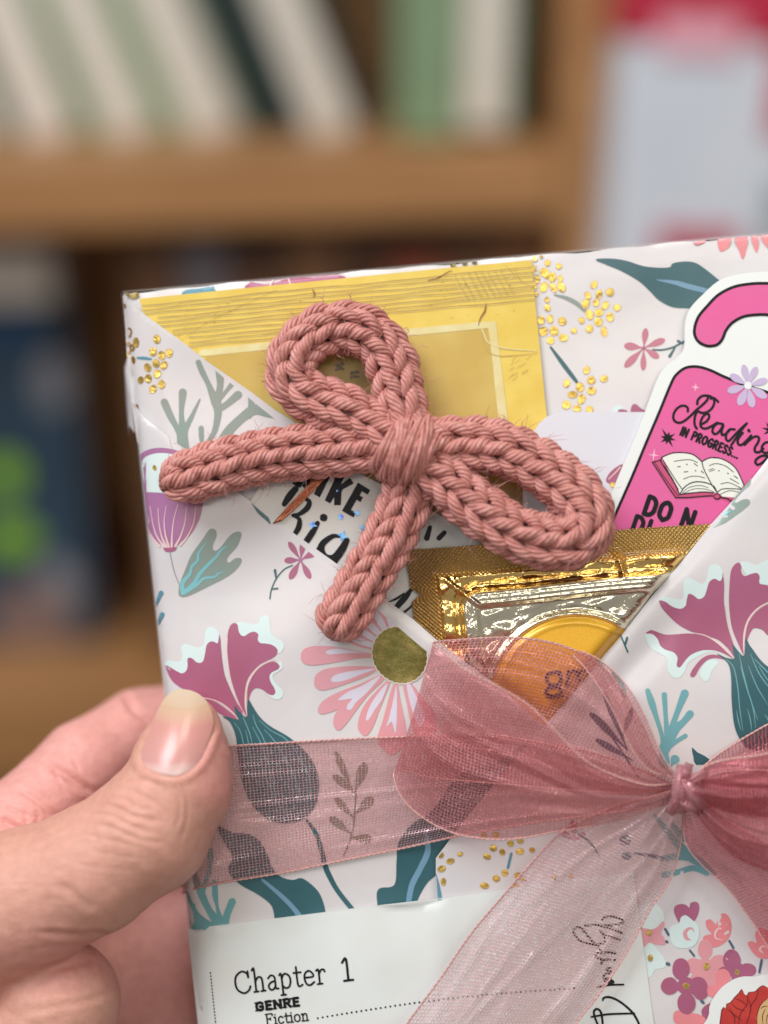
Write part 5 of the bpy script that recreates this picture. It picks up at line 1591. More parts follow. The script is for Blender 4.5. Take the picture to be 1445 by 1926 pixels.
# band across the parcel, left part (wraps the rounded edge)
strip('band', [(319, 1424, -150), (318, 1424, -60), (324, 1422, -24)] + onp([(350, 1417), (430, 1404), (520, 1398), (640, 1391), (800, 1385, 2), (950, 1388, 6), (1100, 1412, 16), (1200, 1446, 30), (1266, 1476, 45)]),
      [(346, 1680, -150), (344, 1680, -60), (350, 1678, -24)] + onp([(378, 1669), (450, 1655), (540, 1640), (640, 1619), (760, 1595, 2), (870, 1571, 5), (1000, 1548, 12), (1140, 1530, 30), (1262, 1512, 45)]), rib, m_band, nu=170, nv=56, crumple=1.6,
      folds=((.47, .02, 3.5, .15, .9), (.90, .03, 5, .5, 1.0), (.62, .06, 3, .3, .95)))
# band, right part (goes on to the far edge)
strip('band', [(1296, 1470, 92), (1330, 1436, 72), (1372, 1405, 56), (1445, 1362, 48), (1530, 1320, 44), (1640, 1296, 20), (1655, 1296, -40), (1650, 1296, -150)],
      [(1300, 1500, 86), (1340, 1515, 66), (1390, 1525, 56), (1450, 1540, 48), (1540, 1552, 44), (1670, 1556, 18), (1690, 1556, -40), (1684, 1556, -150)], rib, m_deepo, nu=60, nv=26, folds=((.3, .05, 10, 0, .7), (.6, .05, 8, 0, .8)))
# left loop: front layer, rounded turn and back layer in one cloth
strip('left_loop', [(1268, 1474, 112), (1215, 1476, 134), (1150, 1456, 152), (1098, 1428, 162), (1050, 1380, 166), (1000, 1330, 160), (935, 1290, 150), (872, 1258, 138), (834, 1228, 126), (815, 1214, 112), (822, 1207, 96), (870, 1203, 86), (940, 1199, 88), (1010, 1203, 92), (1075, 1220, 98), (1130, 1252, 104), (1172, 1300, 108), (1206, 1360, 108), (1236, 1420, 106), (1268, 1462, 102)],
      [(1264, 1498, 104), (1215, 1524, 108), (1150, 1545, 112), (1098, 1556, 116), (1040, 1565, 118), (975, 1577, 118), (905, 1577, 114), (840, 1562, 108), (785, 1530, 104), (752, 1494, 98), (741, 1455, 84), (760, 1450, 76), (810, 1462, 72), (870, 1468, 72), (940, 1474, 76), (1010, 1480, 80), (1080, 1486, 84), (1150, 1490, 88), (1210, 1490, 92), (1264, 1488, 96)],
      rib, m_org, nu=240, nv=64, bulge_=7, crumple=8, knots=(0, 1), folds=(((.55, .40), .05, 22, -.1, .34), ((.85, .78), .05, 14, -.1, .3), ((.2, .12), .06, 12, -.1, .25), ((.32, .25), .05, 16, .72, 1.1), ((.7, .6), .05, 14, .74, 1.1), (.5, .2, 8, .4, .6), (.36, .03, 7, .78, 1.05)))
# loose upper fold of the loop
strip('loop_fold', [(1268, 1462, 118), (1225, 1450, 136), (1196, 1420, 146), (1172, 1376, 148), (1150, 1330, 144), (1124, 1288, 134), (1100, 1256, 120), (1078, 1232, 108)],
      [(1270, 1456, 110), (1250, 1428, 116), (1232, 1390, 118), (1212, 1344, 118), (1188, 1302, 116), (1158, 1266, 112), (1126, 1240, 108), (1092, 1224, 104)], rib, m_org, nu=60, nv=16, width=90, crumple=4)
# right loop, running out of frame
strip('right_loop', [(1300, 1466, 118), (1330, 1440, 140), (1372, 1428, 156), (1430, 1420, 166), (1520, 1400, 168), (1620, 1400, 158), (1690, 1440, 130), (1700, 1470, 96), (1660, 1480, 84), (1560, 1470, 80), (1450, 1450, 84), (1360, 1452, 92), (1302, 1474, 96)],
      [(1300, 1516, 112), (1332, 1560, 126), (1372, 1604, 130), (1430, 1632, 132), (1520, 1650, 130), (1620, 1650, 122), (1680, 1620, 110), (1690, 1590, 88), (1650, 1560, 78), (1560, 1550, 74), (1450, 1540, 78), (1360, 1524, 84), (1302, 1506, 92)],
      rib, m_deepo, nu=200, nv=64, bulge_=6, crumple=9, knots=(0, 1), folds=(((.5, .35), .06, 26, -.1, .32), ((.72, .80), .05, 20, -.1, .34), ((.26, .12), .05, 16, -.1, .3), ((.9, .95), .04, 12, -.1, .3), ((.6, .55), .04, -12, -.05, .3), ((.4, .5), .05, 12, .6, 1.1)))
# tails
strip('left_tail', [(1262, 1488, 118), (1225, 1500, 124), (1180, 1508, 120), (1120, 1532, 112), (1060, 1562, 104), (1000, 1622, 96), (945, 1686, 92), (886, 1756, 92), (830, 1838, 94), (765, 1926, 96), (700, 2020, 92), (640, 2100, 84)],
      [(1272, 1506, 112), (1283, 1530, 104), (1284, 1560, 96), (1276, 1610, 88), (1258, 1660, 82), (1226, 1706, 78), (1196, 1762, 76), (1160, 1822, 76), (1120, 1880, 78), (1080, 1930, 80), (1010, 2030, 82), (950, 2110, 76)],
      rib, m_sheen, nu=150, nv=60, bulge_=10, crumple=5.5, folds=(((.45, .6), .05, 22, -.1, .3), ((.75, .85), .05, 16, -.1, .36), ((.2, .15), .06, 12, -.1, .28), (.86, .035, 7, .2, .9)))
strip('right_tail', [(1290, 1508, 112), (1286, 1545, 118), (1292, 1590, 120), (1322, 1628, 116), (1366, 1668, 110), (1408, 1724, 104), (1448, 1786, 100), (1500, 1870, 96), (1560, 1960, 92)],
      [(1312, 1500, 114), (1350, 1530, 124), (1396, 1560, 124), (1450, 1590, 122), (1510, 1620, 118), (1570, 1660, 112), (1630, 1720, 106), (1690, 1790, 100), (1750, 1880, 94)],
      rib, m_deepo, nu=120, nv=56, bulge_=10, crumple=9, folds=(((.3, .25), .06, 24, -.1, .5), ((.55, .6), .05, 20, -.1, .55), ((.1, .08), .05, 10, 0, .6)))
# knot: folded wraps round the crossing
kn_ = bpy.data.objects.new('knot', None)
kn_.empty_display_size = .003
COL.objects.link(kn_); kn_.parent = rib; kn_.location = at(1290, 1490, 130) - rib.location
for i, (cx, cy, ang, hw, hh, zz) in enumerate(((1282, 1484, 6, 19, 46, 152), (1304, 1492, -30, 18, 36, 158), (1274, 1508, 34, 13, 28, 142), (1308, 1466, 62, 13, 27, 152), (1296, 1514, -62, 12, 28, 148), (1290, 1456, 20, 11, 22, 150))):
    A_, B_ = [], []
    for a in np.linspace(-125, 125, 13):
        yy = math.sin(R(a)) * hh; z_ = zz - 34 + 34 * math.cos(R(a))
        for sgn, lst in ((-1, A_), (1, B_)):
            dx = sgn * hw * (1 - .25 * abs(math.sin(R(a)))); dy = yy
            ca, sa = math.cos(R(ang)), math.sin(R(ang))
            lst.append((cx + dx * ca - dy * sa, cy + dx * sa + dy * ca, z_ - (7 if sgn > 0 else 2)))
    strip('wrap', A_, B_, kn_, m_knot, nu=48, nv=14, bulge_=15, hem=False, width=80, folds=((.3, .09, 5, -.2, 1.2), (.68, .08, 4, -.2, 1.2)))
# ================================================================== the hand
H7 = lambda pts: C((0, 1240), 2.808, pts)
# chains of (x, y, z, radius): where each joint is seen and how thick it is
THUMB = [(351, 1366, 82, 60), (346, 1415, 92, 80), (334, 1480, 104, 96), (280, 1562, 110, 112), (172, 1636, 104, 116), (42, 1694, 86, 130), (-120, 1756, 30, 156), (-330, 1850, -60, 190)]
THENAR = [(108, 1885, 46, 118), (70, 2010, 34, 140), (-120, 1960, -10, 175)]
INDEX = [(-300, 1800, -120, 130), (-70, 1640, -60, 98), (52, 1548, -92, 92), (160, 1442, -165, 86), (262, 1375, -262, 78), (400, 1345, -290, 72), (500, 1335, -290, 62)]
MIDDLE = [(-300, 1860, -150, 125), (-90, 1735, -190, 92), (60, 1640, -245, 88), (230, 1570, -290, 80), (430, 1530, -296, 74), (560, 1515, -296, 64)]
RING = [(-300, 1930, -170, 125), (-60, 1850, -240, 92), (110, 1790, -285, 84), (300, 1745, -298, 76), (480, 1725, -298, 70), (580, 1715, -296, 60)]
LITTLE = [(-300, 2010, -160, 120), (-40, 2000, -250, 84), (120, 1965, -285, 74), (300, 1930, -292, 66), (440, 1915, -290, 60), (520, 1905, -288, 52)]
PALM = [(-300, 1900, -110, 190), (-60, 1900, -190, 150), (150, 1880, -262, 125), (330, 1800, -310, 110), (330, 2080, -300, 120)]


def seg(p, a, b, ra, rb, sq=None):
    ab = b - a
    t = np.clip(((p - a) @ ab) / (ab @ ab), 0, 1)
    d = p - (a + t[:, None] * ab)
    return np.sqrt((d * d).sum(1)) - (ra + (rb - ra) * t)


def smin(a, b, k):
    h = np.maximum(k - np.abs(a - b), 0) / k
    return np.minimum(a, b) - h * h * h * k / 6


def chain(p, ch, k=18):
    q = toQ([c[:3] for c in ch])
    r = [c[3] * (D - c[2]) / D for c in ch]
    out = None
    for i in range(len(ch) - 1):
        d = seg(p, q[i], q[i + 1], r[i], r[i + 1])
        out = d if out is None else smin(out, d, k)
    return out


def hand_sdf(p, parts=False):
    th = chain(p, THUMB, 40)
    # flatten the thumb pad where it presses on the paper
    tn = chain(p, THENAR, 40)
    ix = chain(p, INDEX, 20); md = chain(p, MIDDLE, 20); rg = chain(p, RING, 20); lt = chain(p, LITTLE, 20)
    pm = chain(p, PALM, 60)
    f = smin(smin(smin(ix, md, 10), rg, 10), lt, 10)
    f = smin(f, pm, 50)
    g = smin(th, tn, 26)
    o = smin(g, f, 36)
    if parts:
        return o, th, tn, f, ix
    return o


h_ = 6.5
x0, y0, z0 = -330., 1235., -430.
nx, ny, nz = int((620 - x0) / h_), int((2130 - y0) / h_), int((250 - z0) / h_)
gx, gy, gz = np.meshgrid(x0 + h_ * np.arange(nx), y0 + h_ * np.arange(ny), z0 + h_ * np.arange(nz), indexing='ij')
PT = np.stack([gx.ravel(), gy.ravel(), gz.ravel()], 1)
# coarse pass first, exact values only near the surface
cs_ = 4
cgx = np.arange(0, nx + cs_, cs_); cgy = np.arange(0, ny + cs_, cs_); cgz = np.arange(0, nz + cs_, cs_)
gg = np.meshgrid(x0 + h_ * (cgx + cs_ / 2), y0 + h_ * (cgy + cs_ / 2), z0 + h_ * (cgz + cs_ / 2), indexing='ij')
Fc = hand_sdf(np.stack([q.ravel() for q in gg], 1)).reshape(len(cgx), len(cgy), len(cgz))
Fv = np.repeat(np.repeat(np.repeat(Fc, cs_, 0), cs_, 1), cs_, 2)[:nx, :ny, :nz].ravel().copy()
near = np.where(np.abs(Fv) < h_ * cs_ * 1.3)[0]
for i in range(0, len(near), 100000):
    q = near[i:i + 100000]
    Fv[q] = hand_sdf(PT[q])
Fv = Fv.reshape(nx, ny, nz)
# close the volume at the border
Fv[0] = np.maximum(Fv[0], 4); Fv[-1] = np.maximum(Fv[-1], 4); Fv[:, 0] = np.maximum(Fv[:, 0], 4); Fv[:, -1] = np.maximum(Fv[:, -1], 4); Fv[:, :, 0] = np.maximum(Fv[:, :, 0], 4); Fv[:, :, -1] = np.maximum(Fv[:, :, -1], 4)


def nets(Fv, org, h):
    S_ = Fv < 0
    nx, ny, nz = Fv.shape
    cnt = np.zeros((nx - 1, ny - 1, nz - 1), np.int8)
    for a in (0, 1):
        for b in (0, 1):
            for c in (0, 1):
                cnt += S_[a:nx - 1 + a, b:ny - 1 + b, c:nz - 1 + c]
    act = (cnt > 0) & (cnt < 8)
    ci = np.argwhere(act)
    idx = -np.ones(act.shape, int)
    idx[act] = np.arange(len(ci))
    acc = np.zeros((len(ci), 3)); n = np.zeros(len(ci))
    cs = [(a, b, c) for a in (0, 1) for b in (0, 1) for c in (0, 1)]
    for i in range(8):
        for j in range(i + 1, 8):
            if sum(abs(cs[i][k] - cs[j][k]) for k in range(3)) != 1:
                continue
            pa = ci + cs[i]; pb = ci + cs[j]
            fa = Fv[pa[:, 0], pa[:, 1], pa[:, 2]]; fb = Fv[pb[:, 0], pb[:, 1], pb[:, 2]]
            m = (fa < 0) != (fb < 0)
            t = np.where(m, fa / np.where(m, fa - fb, 1), 0)
            pt = pa + (pb - pa) * t[:, None]
            acc[m] += pt[m]; n[m] += 1
    v = org + h * acc / n[:, None]
    faces = []
    for ax in range(3):
        sl = [slice(None)] * 3; sh = [slice(None)] * 3
        sl[ax] = slice(0, -1); sh[ax] = slice(1, None)
        A, B = S_[tuple(sl)], S_[tuple(sh)]
        e = np.argwhere(A != B)
        o1, o2 = [k for k in range(3) if k != ax]
        ok = (e[:, o1] > 0) & (e[:, o2] > 0) & (e[:, o1] < Fv.shape[o1] - 1) & (e[:, o2] < Fv.shape[o2] - 1)
        e = e[ok]
        q = []
        for d1, d2 in ((-1, -1), (0, -1), (0, 0), (-1, 0)):
            c = e.copy(); c[:, o1] += d1; c[:, o2] += d2
            q.append(idx[c[:, 0], c[:, 1], c[:, 2]])
        q = np.stack(q, 1)
        ins = S_[e[:, 0], e[:, 1], e[:, 2]]
        flip = ins if ax != 1 else ~ins
        q = np.where(flip[:, None], q, q[:, ::-1])
        faces.append(q)
    return v, np.vstack(faces)


def subdivide(v, f):
    e = np.stack([f, np.roll(f, -1, 1)], 2).reshape(-1, 2)
    es = np.sort(e, 1)
    ue, inv = np.unique(es, axis=0, return_inverse=True)
    inv = inv.reshape(-1)
    em = v[ue].mean(1)
    fc = v[f].mean(1)
    nv, ne = len(v), len(ue)
    ei = inv.reshape(-1, 4) + nv
    ci = np.arange(len(f)) + nv + ne
    q = [np.stack([f[:, k], ei[:, k], ci, ei[:, (k + 3) % 4]], 1) for k in range(4)]
    return np.vstack([v, em, fc]), np.vstack(q)


def grad(p, e=1.0):
    f0 = hand_sdf(p)
    g = np.stack([hand_sdf(p + np.eye(3)[k] * e) - f0 for k in range(3)], 1)
    return g / (np.linalg.norm(g, axis=1)[:, None] + 1e-9)


hv, hf = nets(Fv, np.array([x0, y0, z0]), h_)
inner = (hv[:, 0] > x0 + 2 * h_) & (hv[:, 1] < 2130 - 3 * h_)
hv, hf = subdivide(hv, hf)
inner = (hv[:, 0] > x0 + 2 * h_) & (hv[:, 1] < 2130 - 4 * h_)
d_ = hand_sdf(hv); n_ = grad(hv)
hv[inner] -= (n_ * d_[:, None])[inner]
d_, thd, tnd, fgd, ixd = hand_sdf(hv, True)
n_ = grad(hv)
# picture position of every vertex
kz = (D - hv[:, 2]) / D
ax_, ay_ = CXY[0] + (hv[:, 0] - CXY[0]) / kz, CXY[1] + (hv[:, 1] - CXY[1]) / kz


def pline(pts, x, y):
    q = cr(pts, False, 6)
    out = np.full(len(x), 1e9); tt = np.zeros(len(x))
    for i in range(len(q) - 1):
        a, b = q[i], q[i + 1]
        ab = b - a; L = max(ab @ ab, 1e-9)
        t = np.clip(((x - a[0]) * ab[0] + (y - a[1]) * ab[1]) / L, 0, 1)
        d = np.hypot(x - a[0] - ab[0] * t, y - a[1] - ab[1] * t)
        m = d < out
        out[m] = d[m]; tt[m] = (i + t[m]) / (len(q) - 1)
    return out, tt


front = np.clip((n_[:, 2] - .0) / .3, 0, 1)
on_thumb = (np.minimum(thd, tnd) < 5)
disp = np.zeros(len(hv))
CR_T = [([(400, 850), (500, 815), (600, 830), (700, 880), (800, 915)], 5.0, 3.0), ([(440, 800), (520, 768), (600, 778), (690, 820), (790, 850), (850, 850)], 6, 4.4), ([(500, 745), (570, 725), (650, 740), (730, 790), (800, 800)], 5, 3.4),
        ([(560, 705), (640, 690), (740, 715), (830, 770), (880, 840)], 5, 2.6), ([(470, 890), (560, 880), (680, 930), (800, 965), (880, 960)], 4.5, 2.2), ([(380, 900), (480, 930), (600, 960), (740, 990)], 4, 1.5),
        ([(640, 660), (720, 635), (800, 650), (880, 700)], 4, 1.6), ([(900, 650), (940, 720), (950, 820), (920, 900)], 4, 1.6), ([(960, 640), (990, 740), (985, 860), (950, 980)], 4, 1.4), ([(730, 560), (712, 570), (690, 610)], 4, 2.2),
        ([(180, 1440), (300, 1448), (420, 1456), (520, 1450), (600, 1462)], 6, 5.0), ([(0, 1650), (200, 1635), (400, 1610), (600, 1565)], 7, 3), ([(80, 1870), (300, 1835), (500, 1790), (640, 1720)], 7, 2.2),
        ([(250, 1190), (350, 1210), (450, 1290), (520, 1310)], 8, 2.6), ([(100, 1540), (300, 1520), (520, 1500)], 5, 1.2), ([(200, 960), (300, 900), (380, 870)], 4, 1.1), ([(150, 1010), (300, 950), (400, 930)], 4, 1.0), ([(420, 1000), (600, 1030), (800, 1060)], 4, 1.0), ([(350, 1080), (560, 1100), (760, 1120)], 4, .9)]
CR_F = [([(630, 160), (665, 200), (700, 260), (760, 310), (830, 350)], 7, 6), ([(240, 550), (330, 600), (420, 660), (520, 725)], 8, 8), ([(90, 690), (170, 730), (260, 800), (340, 850)], 6, 4), ([(0, 840), (60, 880), (160, 935)], 7, 6), ([(130, 800), (140, 860), (160, 930)], 4, 2), ([(190, 790), (200, 840), (180, 900)], 4, 1.6), ([(0, 760), (80, 800), (200, 840)], 4, 2),
        ([(280, 560), (310, 640), (350, 720)], 4, 1.4), ([(0, 930), (60, 950), (140, 950)], 5, 3), ([(380, 500), (400, 560), (420, 600)], 3.5, 1.2)]
for lst, m in ((CR_T, on_thumb), (CR_F, ~on_thumb)):
    ids = np.where(m & (n_[:, 2] > -.1) & (hv[:, 0] < 460))[0]
    for pts, w, dep in lst:
        d, t = pline(H7(pts), ax_[ids], ay_[ids])
        env = np.clip(np.sin(np.pi * np.clip(t, .03, .97)) * 1.8, 0, 1)
        dep *= .62 if lst is CR_T else .9
        disp[ids] -= dep * env * np.exp(-(d / w) ** 2) * front[ids]
        disp[ids] += dep * .42 * env * np.exp(-((d - w * 2.0) / (w * 1.1)) ** 2) * front[ids]
NAIL = H7([(850, 240), (875, 200), (910, 170), (955, 158), (1010, 165), (1060, 190), (1100, 235), (1122, 290), (1126, 345), (1112, 400), (1090, 460), (1058, 525), (1015, 575), (960, 606), (905, 612), (850, 602), (795, 580), (752, 552), (748, 500), (765, 440), (790, 380), (815, 310)])
ids = np.where(on_thumb & (n_[:, 2] > .1))[0]
side = NAIL[7:] + NAIL[:1]
d, t = pline(side, ax_[ids], ay_[ids])
lat = np.clip((ay_[ids] - 1330) / 50, 0, 1)
def inside(poly, x, y):
    q = cr(poly, True, 4); c = np.zeros(len(x), bool)
    for i in range(len(q)):
        a, b = q[i], q[(i + 1) % len(q)]
        m = (a[1] > y) != (b[1] > y)
        with np.errstate(divide='ignore', invalid='ignore'):
            xi = (b[0] - a[0]) * (y - a[1]) / (b[1] - a[1]) + a[0]
        c ^= m & (x < xi)
    return c


isin = inside(NAIL, ax_[ids], ay_[ids])
disp[ids] += np.where(isin, -3.0, (-2.6 * np.exp(-(d / 3.5) ** 2) + 3.4 * np.exp(-((d - 11) / 8) ** 2)) * lat)
# flesh pressed against the paper
rng = np.random.RandomState(3)
disp += .5 * np.sin(hv[:, 0] * .09 + 2 * np.sin(hv[:, 1] * .05)) * np.sin(hv[:, 1] * .08 + hv[:, 2] * .06)
hv2 = hv + n_ * disp[:, None]
ff_ = (fgd < np.minimum(thd, tnd) + 20)
pinkness = 1 / (1 + np.exp(-(np.minimum(thd, tnd) - fgd) / 14))
tipd = np.hypot(ax_ - 415, ay_ - 1450)
pinkness = np.clip(pinkness + .75 * np.exp(-(tipd / 62) ** 2) + .35 * np.exp(-((ay_ - 1800) / 60) ** 2) * (ax_ < 235), 0, 1)

m_skin, nt, bs = NT('skin')
pk = attr(nt, 'pinkness')
mo = noise(nt, 120, 4, .6)
mo2 = noise(nt, 520, 3, .6)
fac = mathn(nt, 'ADD', pk, mathn(nt, 'MULTIPLY_ADD', mo.outputs[0], .7, -.35))
cr1 = ramp(nt, fac, [(0.0, lin((216, 162, 144))), (.45, lin((221, 157, 146))), (1, lin((226, 164, 156)))])
mx = nt.nodes.new('ShaderNodeMix'); mx.data_type = 'RGBA'; mx.blend_type = 'MULTIPLY'; mx.inputs[0].default_value = 1
r2 = ramp(nt, mo2.outputs[0], [(.3, (.92, .88, .87, 1)), (.7, (1.05, 1.05, 1.05, 1))])
nt.links.new(cr1.outputs[0], mx.inputs[6]); nt.links.new(r2.outputs[0], mx.inputs[7])
nt.links.new(mx.outputs[2], bs.inputs['Base Color'])
bs.inputs['Roughness'].default_value = .44
bs.inputs['Subsurface Weight'].default_value = .22
bs.inputs['Subsurface Radius'].default_value = (1.0, .32, .18)
bs.inputs['Subsurface Scale'].default_value = .002
bs.inputs['Specular IOR Level'].default_value = .45
tc = nt.nodes.new('ShaderNodeTexCoord')
mp = nt.nodes.new('ShaderNodeMapping'); mp.inputs['Rotation'].default_value = (0, 0, .5); mp.inputs['Scale'].default_value = (1, 2.6, 2.6)
nt.links.new(tc.outputs['Object'], mp.inputs[0])
vo = nt.nodes.new('ShaderNodeTexVoronoi'); vo.feature = 'DISTANCE_TO_EDGE'; vo.inputs['Scale'].default_value = 1150
nt.links.new(mp.outputs[0], vo.inputs[0])
vr = ramp(nt, vo.outputs[0], [(0, (0, 0, 0, 1)), (.12, (1, 1, 1, 1))])
b1 = bump(nt, vr.outputs[0], .35, .00012, bs)
ln = noise(nt, 330, 4, .65, vec=mp.outputs[0], dist=1.0)
bump(nt, ln.outputs[0], .36, .0007, bs, b1)

hand = thing('hand', 'fair-skinned left hand pinching the edge of the wrapped parcel, thumb in front and fingers behind', 'hand', at(150, 1650, 0))
hb = mk('skin_surface', hv2, hf.tolist(), m_skin, parent=hand, true=True, attr={'pinkness': pinkness})


def surf_z(px, py):
    """front of the hand along the sight line"""
    z = np.full(len(px), 280.0)
    for _ in range(60):
        p = toQ(np.column_stack([px, py, z]))
        z = z - np.clip(hand_sdf(p), -5, 60) * .9
    return z


nv_, nf_ = cdt(cr(NAIL, True, 5), 5)
cxn, cyn = 336., 1375.
inn = ((nv_[:, 0] - cxn) / 50) ** 2 + ((nv_[:, 1] - cyn - 8) / 66) ** 2 < 1
zz = surf_z(nv_[:, 0], nv_[:, 1])
B_ = lambda x, y: np.stack([np.ones_like(x), x, y, x * x, x * y, y * y, x ** 3, y ** 3], 1)
un, vn = (nv_[:, 0] - cxn) / 60, (nv_[:, 1] - cyn) / 80
co = np.linalg.lstsq(B_(un[inn], vn[inn]), zz[inn], rcond=None)[0]
zf = B_(un, vn) @ co + 2.2
m_nail, nt, bs = NT('fingernail')
al = attr(nt, 'along')
nr = ramp(nt, al, [(0, lin((210, 186, 162))), (.155, lin((208, 178, 152))), (.175, lin((208, 168, 140))), (.2, lin((210, 172, 144))), (.30, lin((212, 164, 144))), (.40, lin((214, 150, 140))), (.84, lin((216, 156, 150))), (.9, lin((224, 180, 174))), (1, lin((232, 198, 192)))])
nt.links.new(nr.outputs[0], bs.inputs['Base Color'])
bs.inputs['Roughness'].default_value = .3
bs.inputs['Coat Weight'].default_value = .35
bs.inputs['Coat Roughness'].default_value = .22
bs.inputs['Subsurface Weight'].default_value = .3
bs.inputs['Subsurface Radius'].default_value = (1, .4, .3)
bs.inputs['Subsurface Scale'].default_value = .0015
tc = nt.nodes.new('ShaderNodeTexCoord')
mp = nt.nodes.new('ShaderNodeMapping'); mp.inputs['Scale'].default_value = (1, .06, .06)
nt.links.new(tc.outputs['Object'], mp.inputs[0])
rg_ = noise(nt, 1700, 3, .6, vec=mp.outputs[0])
bump(nt, rg_.outputs[0], .28, .00016, bs)
nvv = np.column_stack([nv_, zf])
nb_ = nvv.copy(); nb_[:, 2] -= 4
alng = (nv_[:, 1] - nv_[:, 1].min()) / (nv_[:, 1].max() - nv_[:, 1].min())
alng = np.clip(alng - .055 * (1 - ((nv_[:, 0] - cxn - 10) / 50) ** 2) * (alng < .5), 0, 1)
mk('thumbnail', np.vstack([nvv, nb_]), [Sheet.orient(nv_, q) for q in nf_] + [[i + len(nv_) for i in Sheet.orient(nv_, q)[::-1]] for q in nf_], m_nail, parent=hand, attr={'along': np.tile(alng, 2)})
# ================================================================== the bookcase behind, out of focus
def wmesh(name, v, f, mat, parent=None, smooth=False):
    return finish(name, np.array(v, float), f, [mat], parent=parent, smooth=smooth)


def box(name, x0, x1, y0, y1, z0, z1, mat, parent=None, bev=0.002, rot=None, piv=None):
    import bmesh
    bm = bmesh.new()
    bmesh.ops.create_cube(bm, size=1)
    for w in bm.verts:
        w.co = Vector(((x0 + x1) / 2 + w.co.x * (x1 - x0), (y0 + y1) / 2 + w.co.y * (y1 - y0), (z0 + z1) / 2 + w.co.z * (z1 - z0)))
    bmesh.ops.bevel(bm, geom=bm.edges[:], offset=bev, segments=2, profile=.6, affect='EDGES')
    bm.verts.index_update()
    v = [tuple(w.co) for w in bm.verts]
    f = [[w.index for w in q.verts] for q in bm.faces]
    bm.free()
    v = np.array(v)
    if rot is not None:
        c, s = math.cos(rot), math.sin(rot)
        p = np.array(piv)
        d = v - p
        v = p + np.stack([d[:, 0] * c + d[:, 2] * s, d[:, 1], -d[:, 0] * s + d[:, 2] * c], 1)
    return wmesh(name, v, f, mat, parent)


def simple(name, c, c2=None, rough=.5, scale=40, amt=.15):
    m, nt, bs = NT(name)
    n = noise(nt, scale, 4, .6)
    a = np.array(lin(c)); b = np.array(lin(c2)) if c2 else a * (1 - amt); b[3] = 1
    r = ramp(nt, n.outputs[0], [(.3, tuple(a)), (.7, tuple(b))])
    nt.links.new(r.outputs[0], bs.inputs['Base Color'])
    bs.inputs['Roughness'].default_value = rough
    bump(nt, n.outputs[0], .15, .001, bs)
    return m


def woodmat(name, c, c2):
    m, nt, bs = NT(name)
    tc = nt.nodes.new('ShaderNodeTexCoord')
    mp = nt.nodes.new('ShaderNodeMapping'); mp.inputs['Scale'].default_value = (1.2, 14, 14)
    nt.links.new(tc.outputs['Object'], mp.inputs[0])
    n = noise(nt, 6, 5, .65, vec=mp.outputs[0], dist=.8)
    r = ramp(nt, n.outputs[0], [(.3, lin(c)), (.7, lin(c2))])
    nt.links.new(r.outputs[0], bs.inputs['Base Color'])
    bs.inputs['Roughness'].default_value = .45
    bump(nt, n.outputs[0], .2, .001, bs)
    return m


m_wood = woodmat('oak_wood', (182, 134, 86), (158, 112, 70))
m_back = woodmat('lightened_wood_back', (214, 168, 112), (196, 148, 98))  # paler than the oak: colour lightened to brighten the shaded recess
Ys = .85
zt = hit(550, 290, Ys).z
zb = hit(550, 424, Ys).z
xl = hit(1052, 360, Ys).x
xr = hit(1150, 360, Ys).x
xm0, xm1 = hit(176, 900, Ys + .10).x, hit(250, 900, Ys + .10).x
z2t = hit(150, 1318, Ys).z
z2b = hit(150, 1465, Ys).z
XL = -.75
top = zt + .42
bc = thing('bookcase', 'honey-coloured wooden bookcase with two shelves of books, out of focus behind the parcel', 'bookcase', (0, Ys + .17, z2b - .3))
box('shelf_board', XL, xl - .0005, Ys, Ys + .33, zb, zt, m_wood, bc)
box('shelf_board', XL, xl - .0005, Ys, Ys + .33, z2b, z2t, m_wood, bc)
box('shelf_board', XL, xl - .0005, Ys, Ys + .33, top, top + .04, m_wood, bc)
box('side_panel', xl, xr, Ys - .002, Ys + .35, z2b - .35, top + .04, m_wood, bc)
box('side_panel', XL - .035, XL - .0005, Ys - .002, Ys + .35, z2b - .35, top + .04, m_wood, bc)
box('back_board', XL, xl - .0005, Ys + .332, Ys + .345, z2b - .34, top + .035, m_back, bc)

m_sage = simple('sage_cloth_cover', (122, 152, 108), (104, 136, 94))
m_green = simple('green_cloth_cover', (132, 158, 122), (118, 146, 112))
m_deep = simple('deep_green_cover', (22, 46, 42), (16, 34, 32))
m_page = simple('book_pages', (226, 220, 210), (212, 206, 194), .8, 200)


def book(label, px, py, Y, t_px, lean, cover, th, H=.24, dep=.15, th2=.003):
    b = hit(px, py, Y)
    z = zt
    s = (Y / math.cos(PITCH)) / .3 * 1e-4 * .985
    t = t_px * s
    B = thing('book', label, 'book', (b.x, Y + dep / 2, z))
    piv = (b.x + t / 2, Y, z)
    c = th
    # lifted so the leaning lower corner rests on the board
    lift = (t * math.sin(abs(lean))) if lean else 0
    k = dict(rot=-lean, piv=piv)
    z0 = z + .0005
    box('front_board', b.x - t / 2, b.x - t / 2 + c, Y, Y + dep, z0, z0 + H, cover, B, .001, **k)
    box('rear_board', b.x + t / 2 - th2, b.x + t / 2, Y, Y + dep, z0, z0 + H, cover, B, .001, **k)
    box('spine', b.x - t / 2, b.x + t / 2, Y + dep, Y + dep + c, z0, z0 + H, cover, B, .001, **k)
    box('page_block', b.x - t / 2 + c + .0004, b.x + t / 2 - th2 - .0004, Y + .004, Y + dep - .001, z0 + .004, z0 + H - .005, m_page, B, .003, **k)


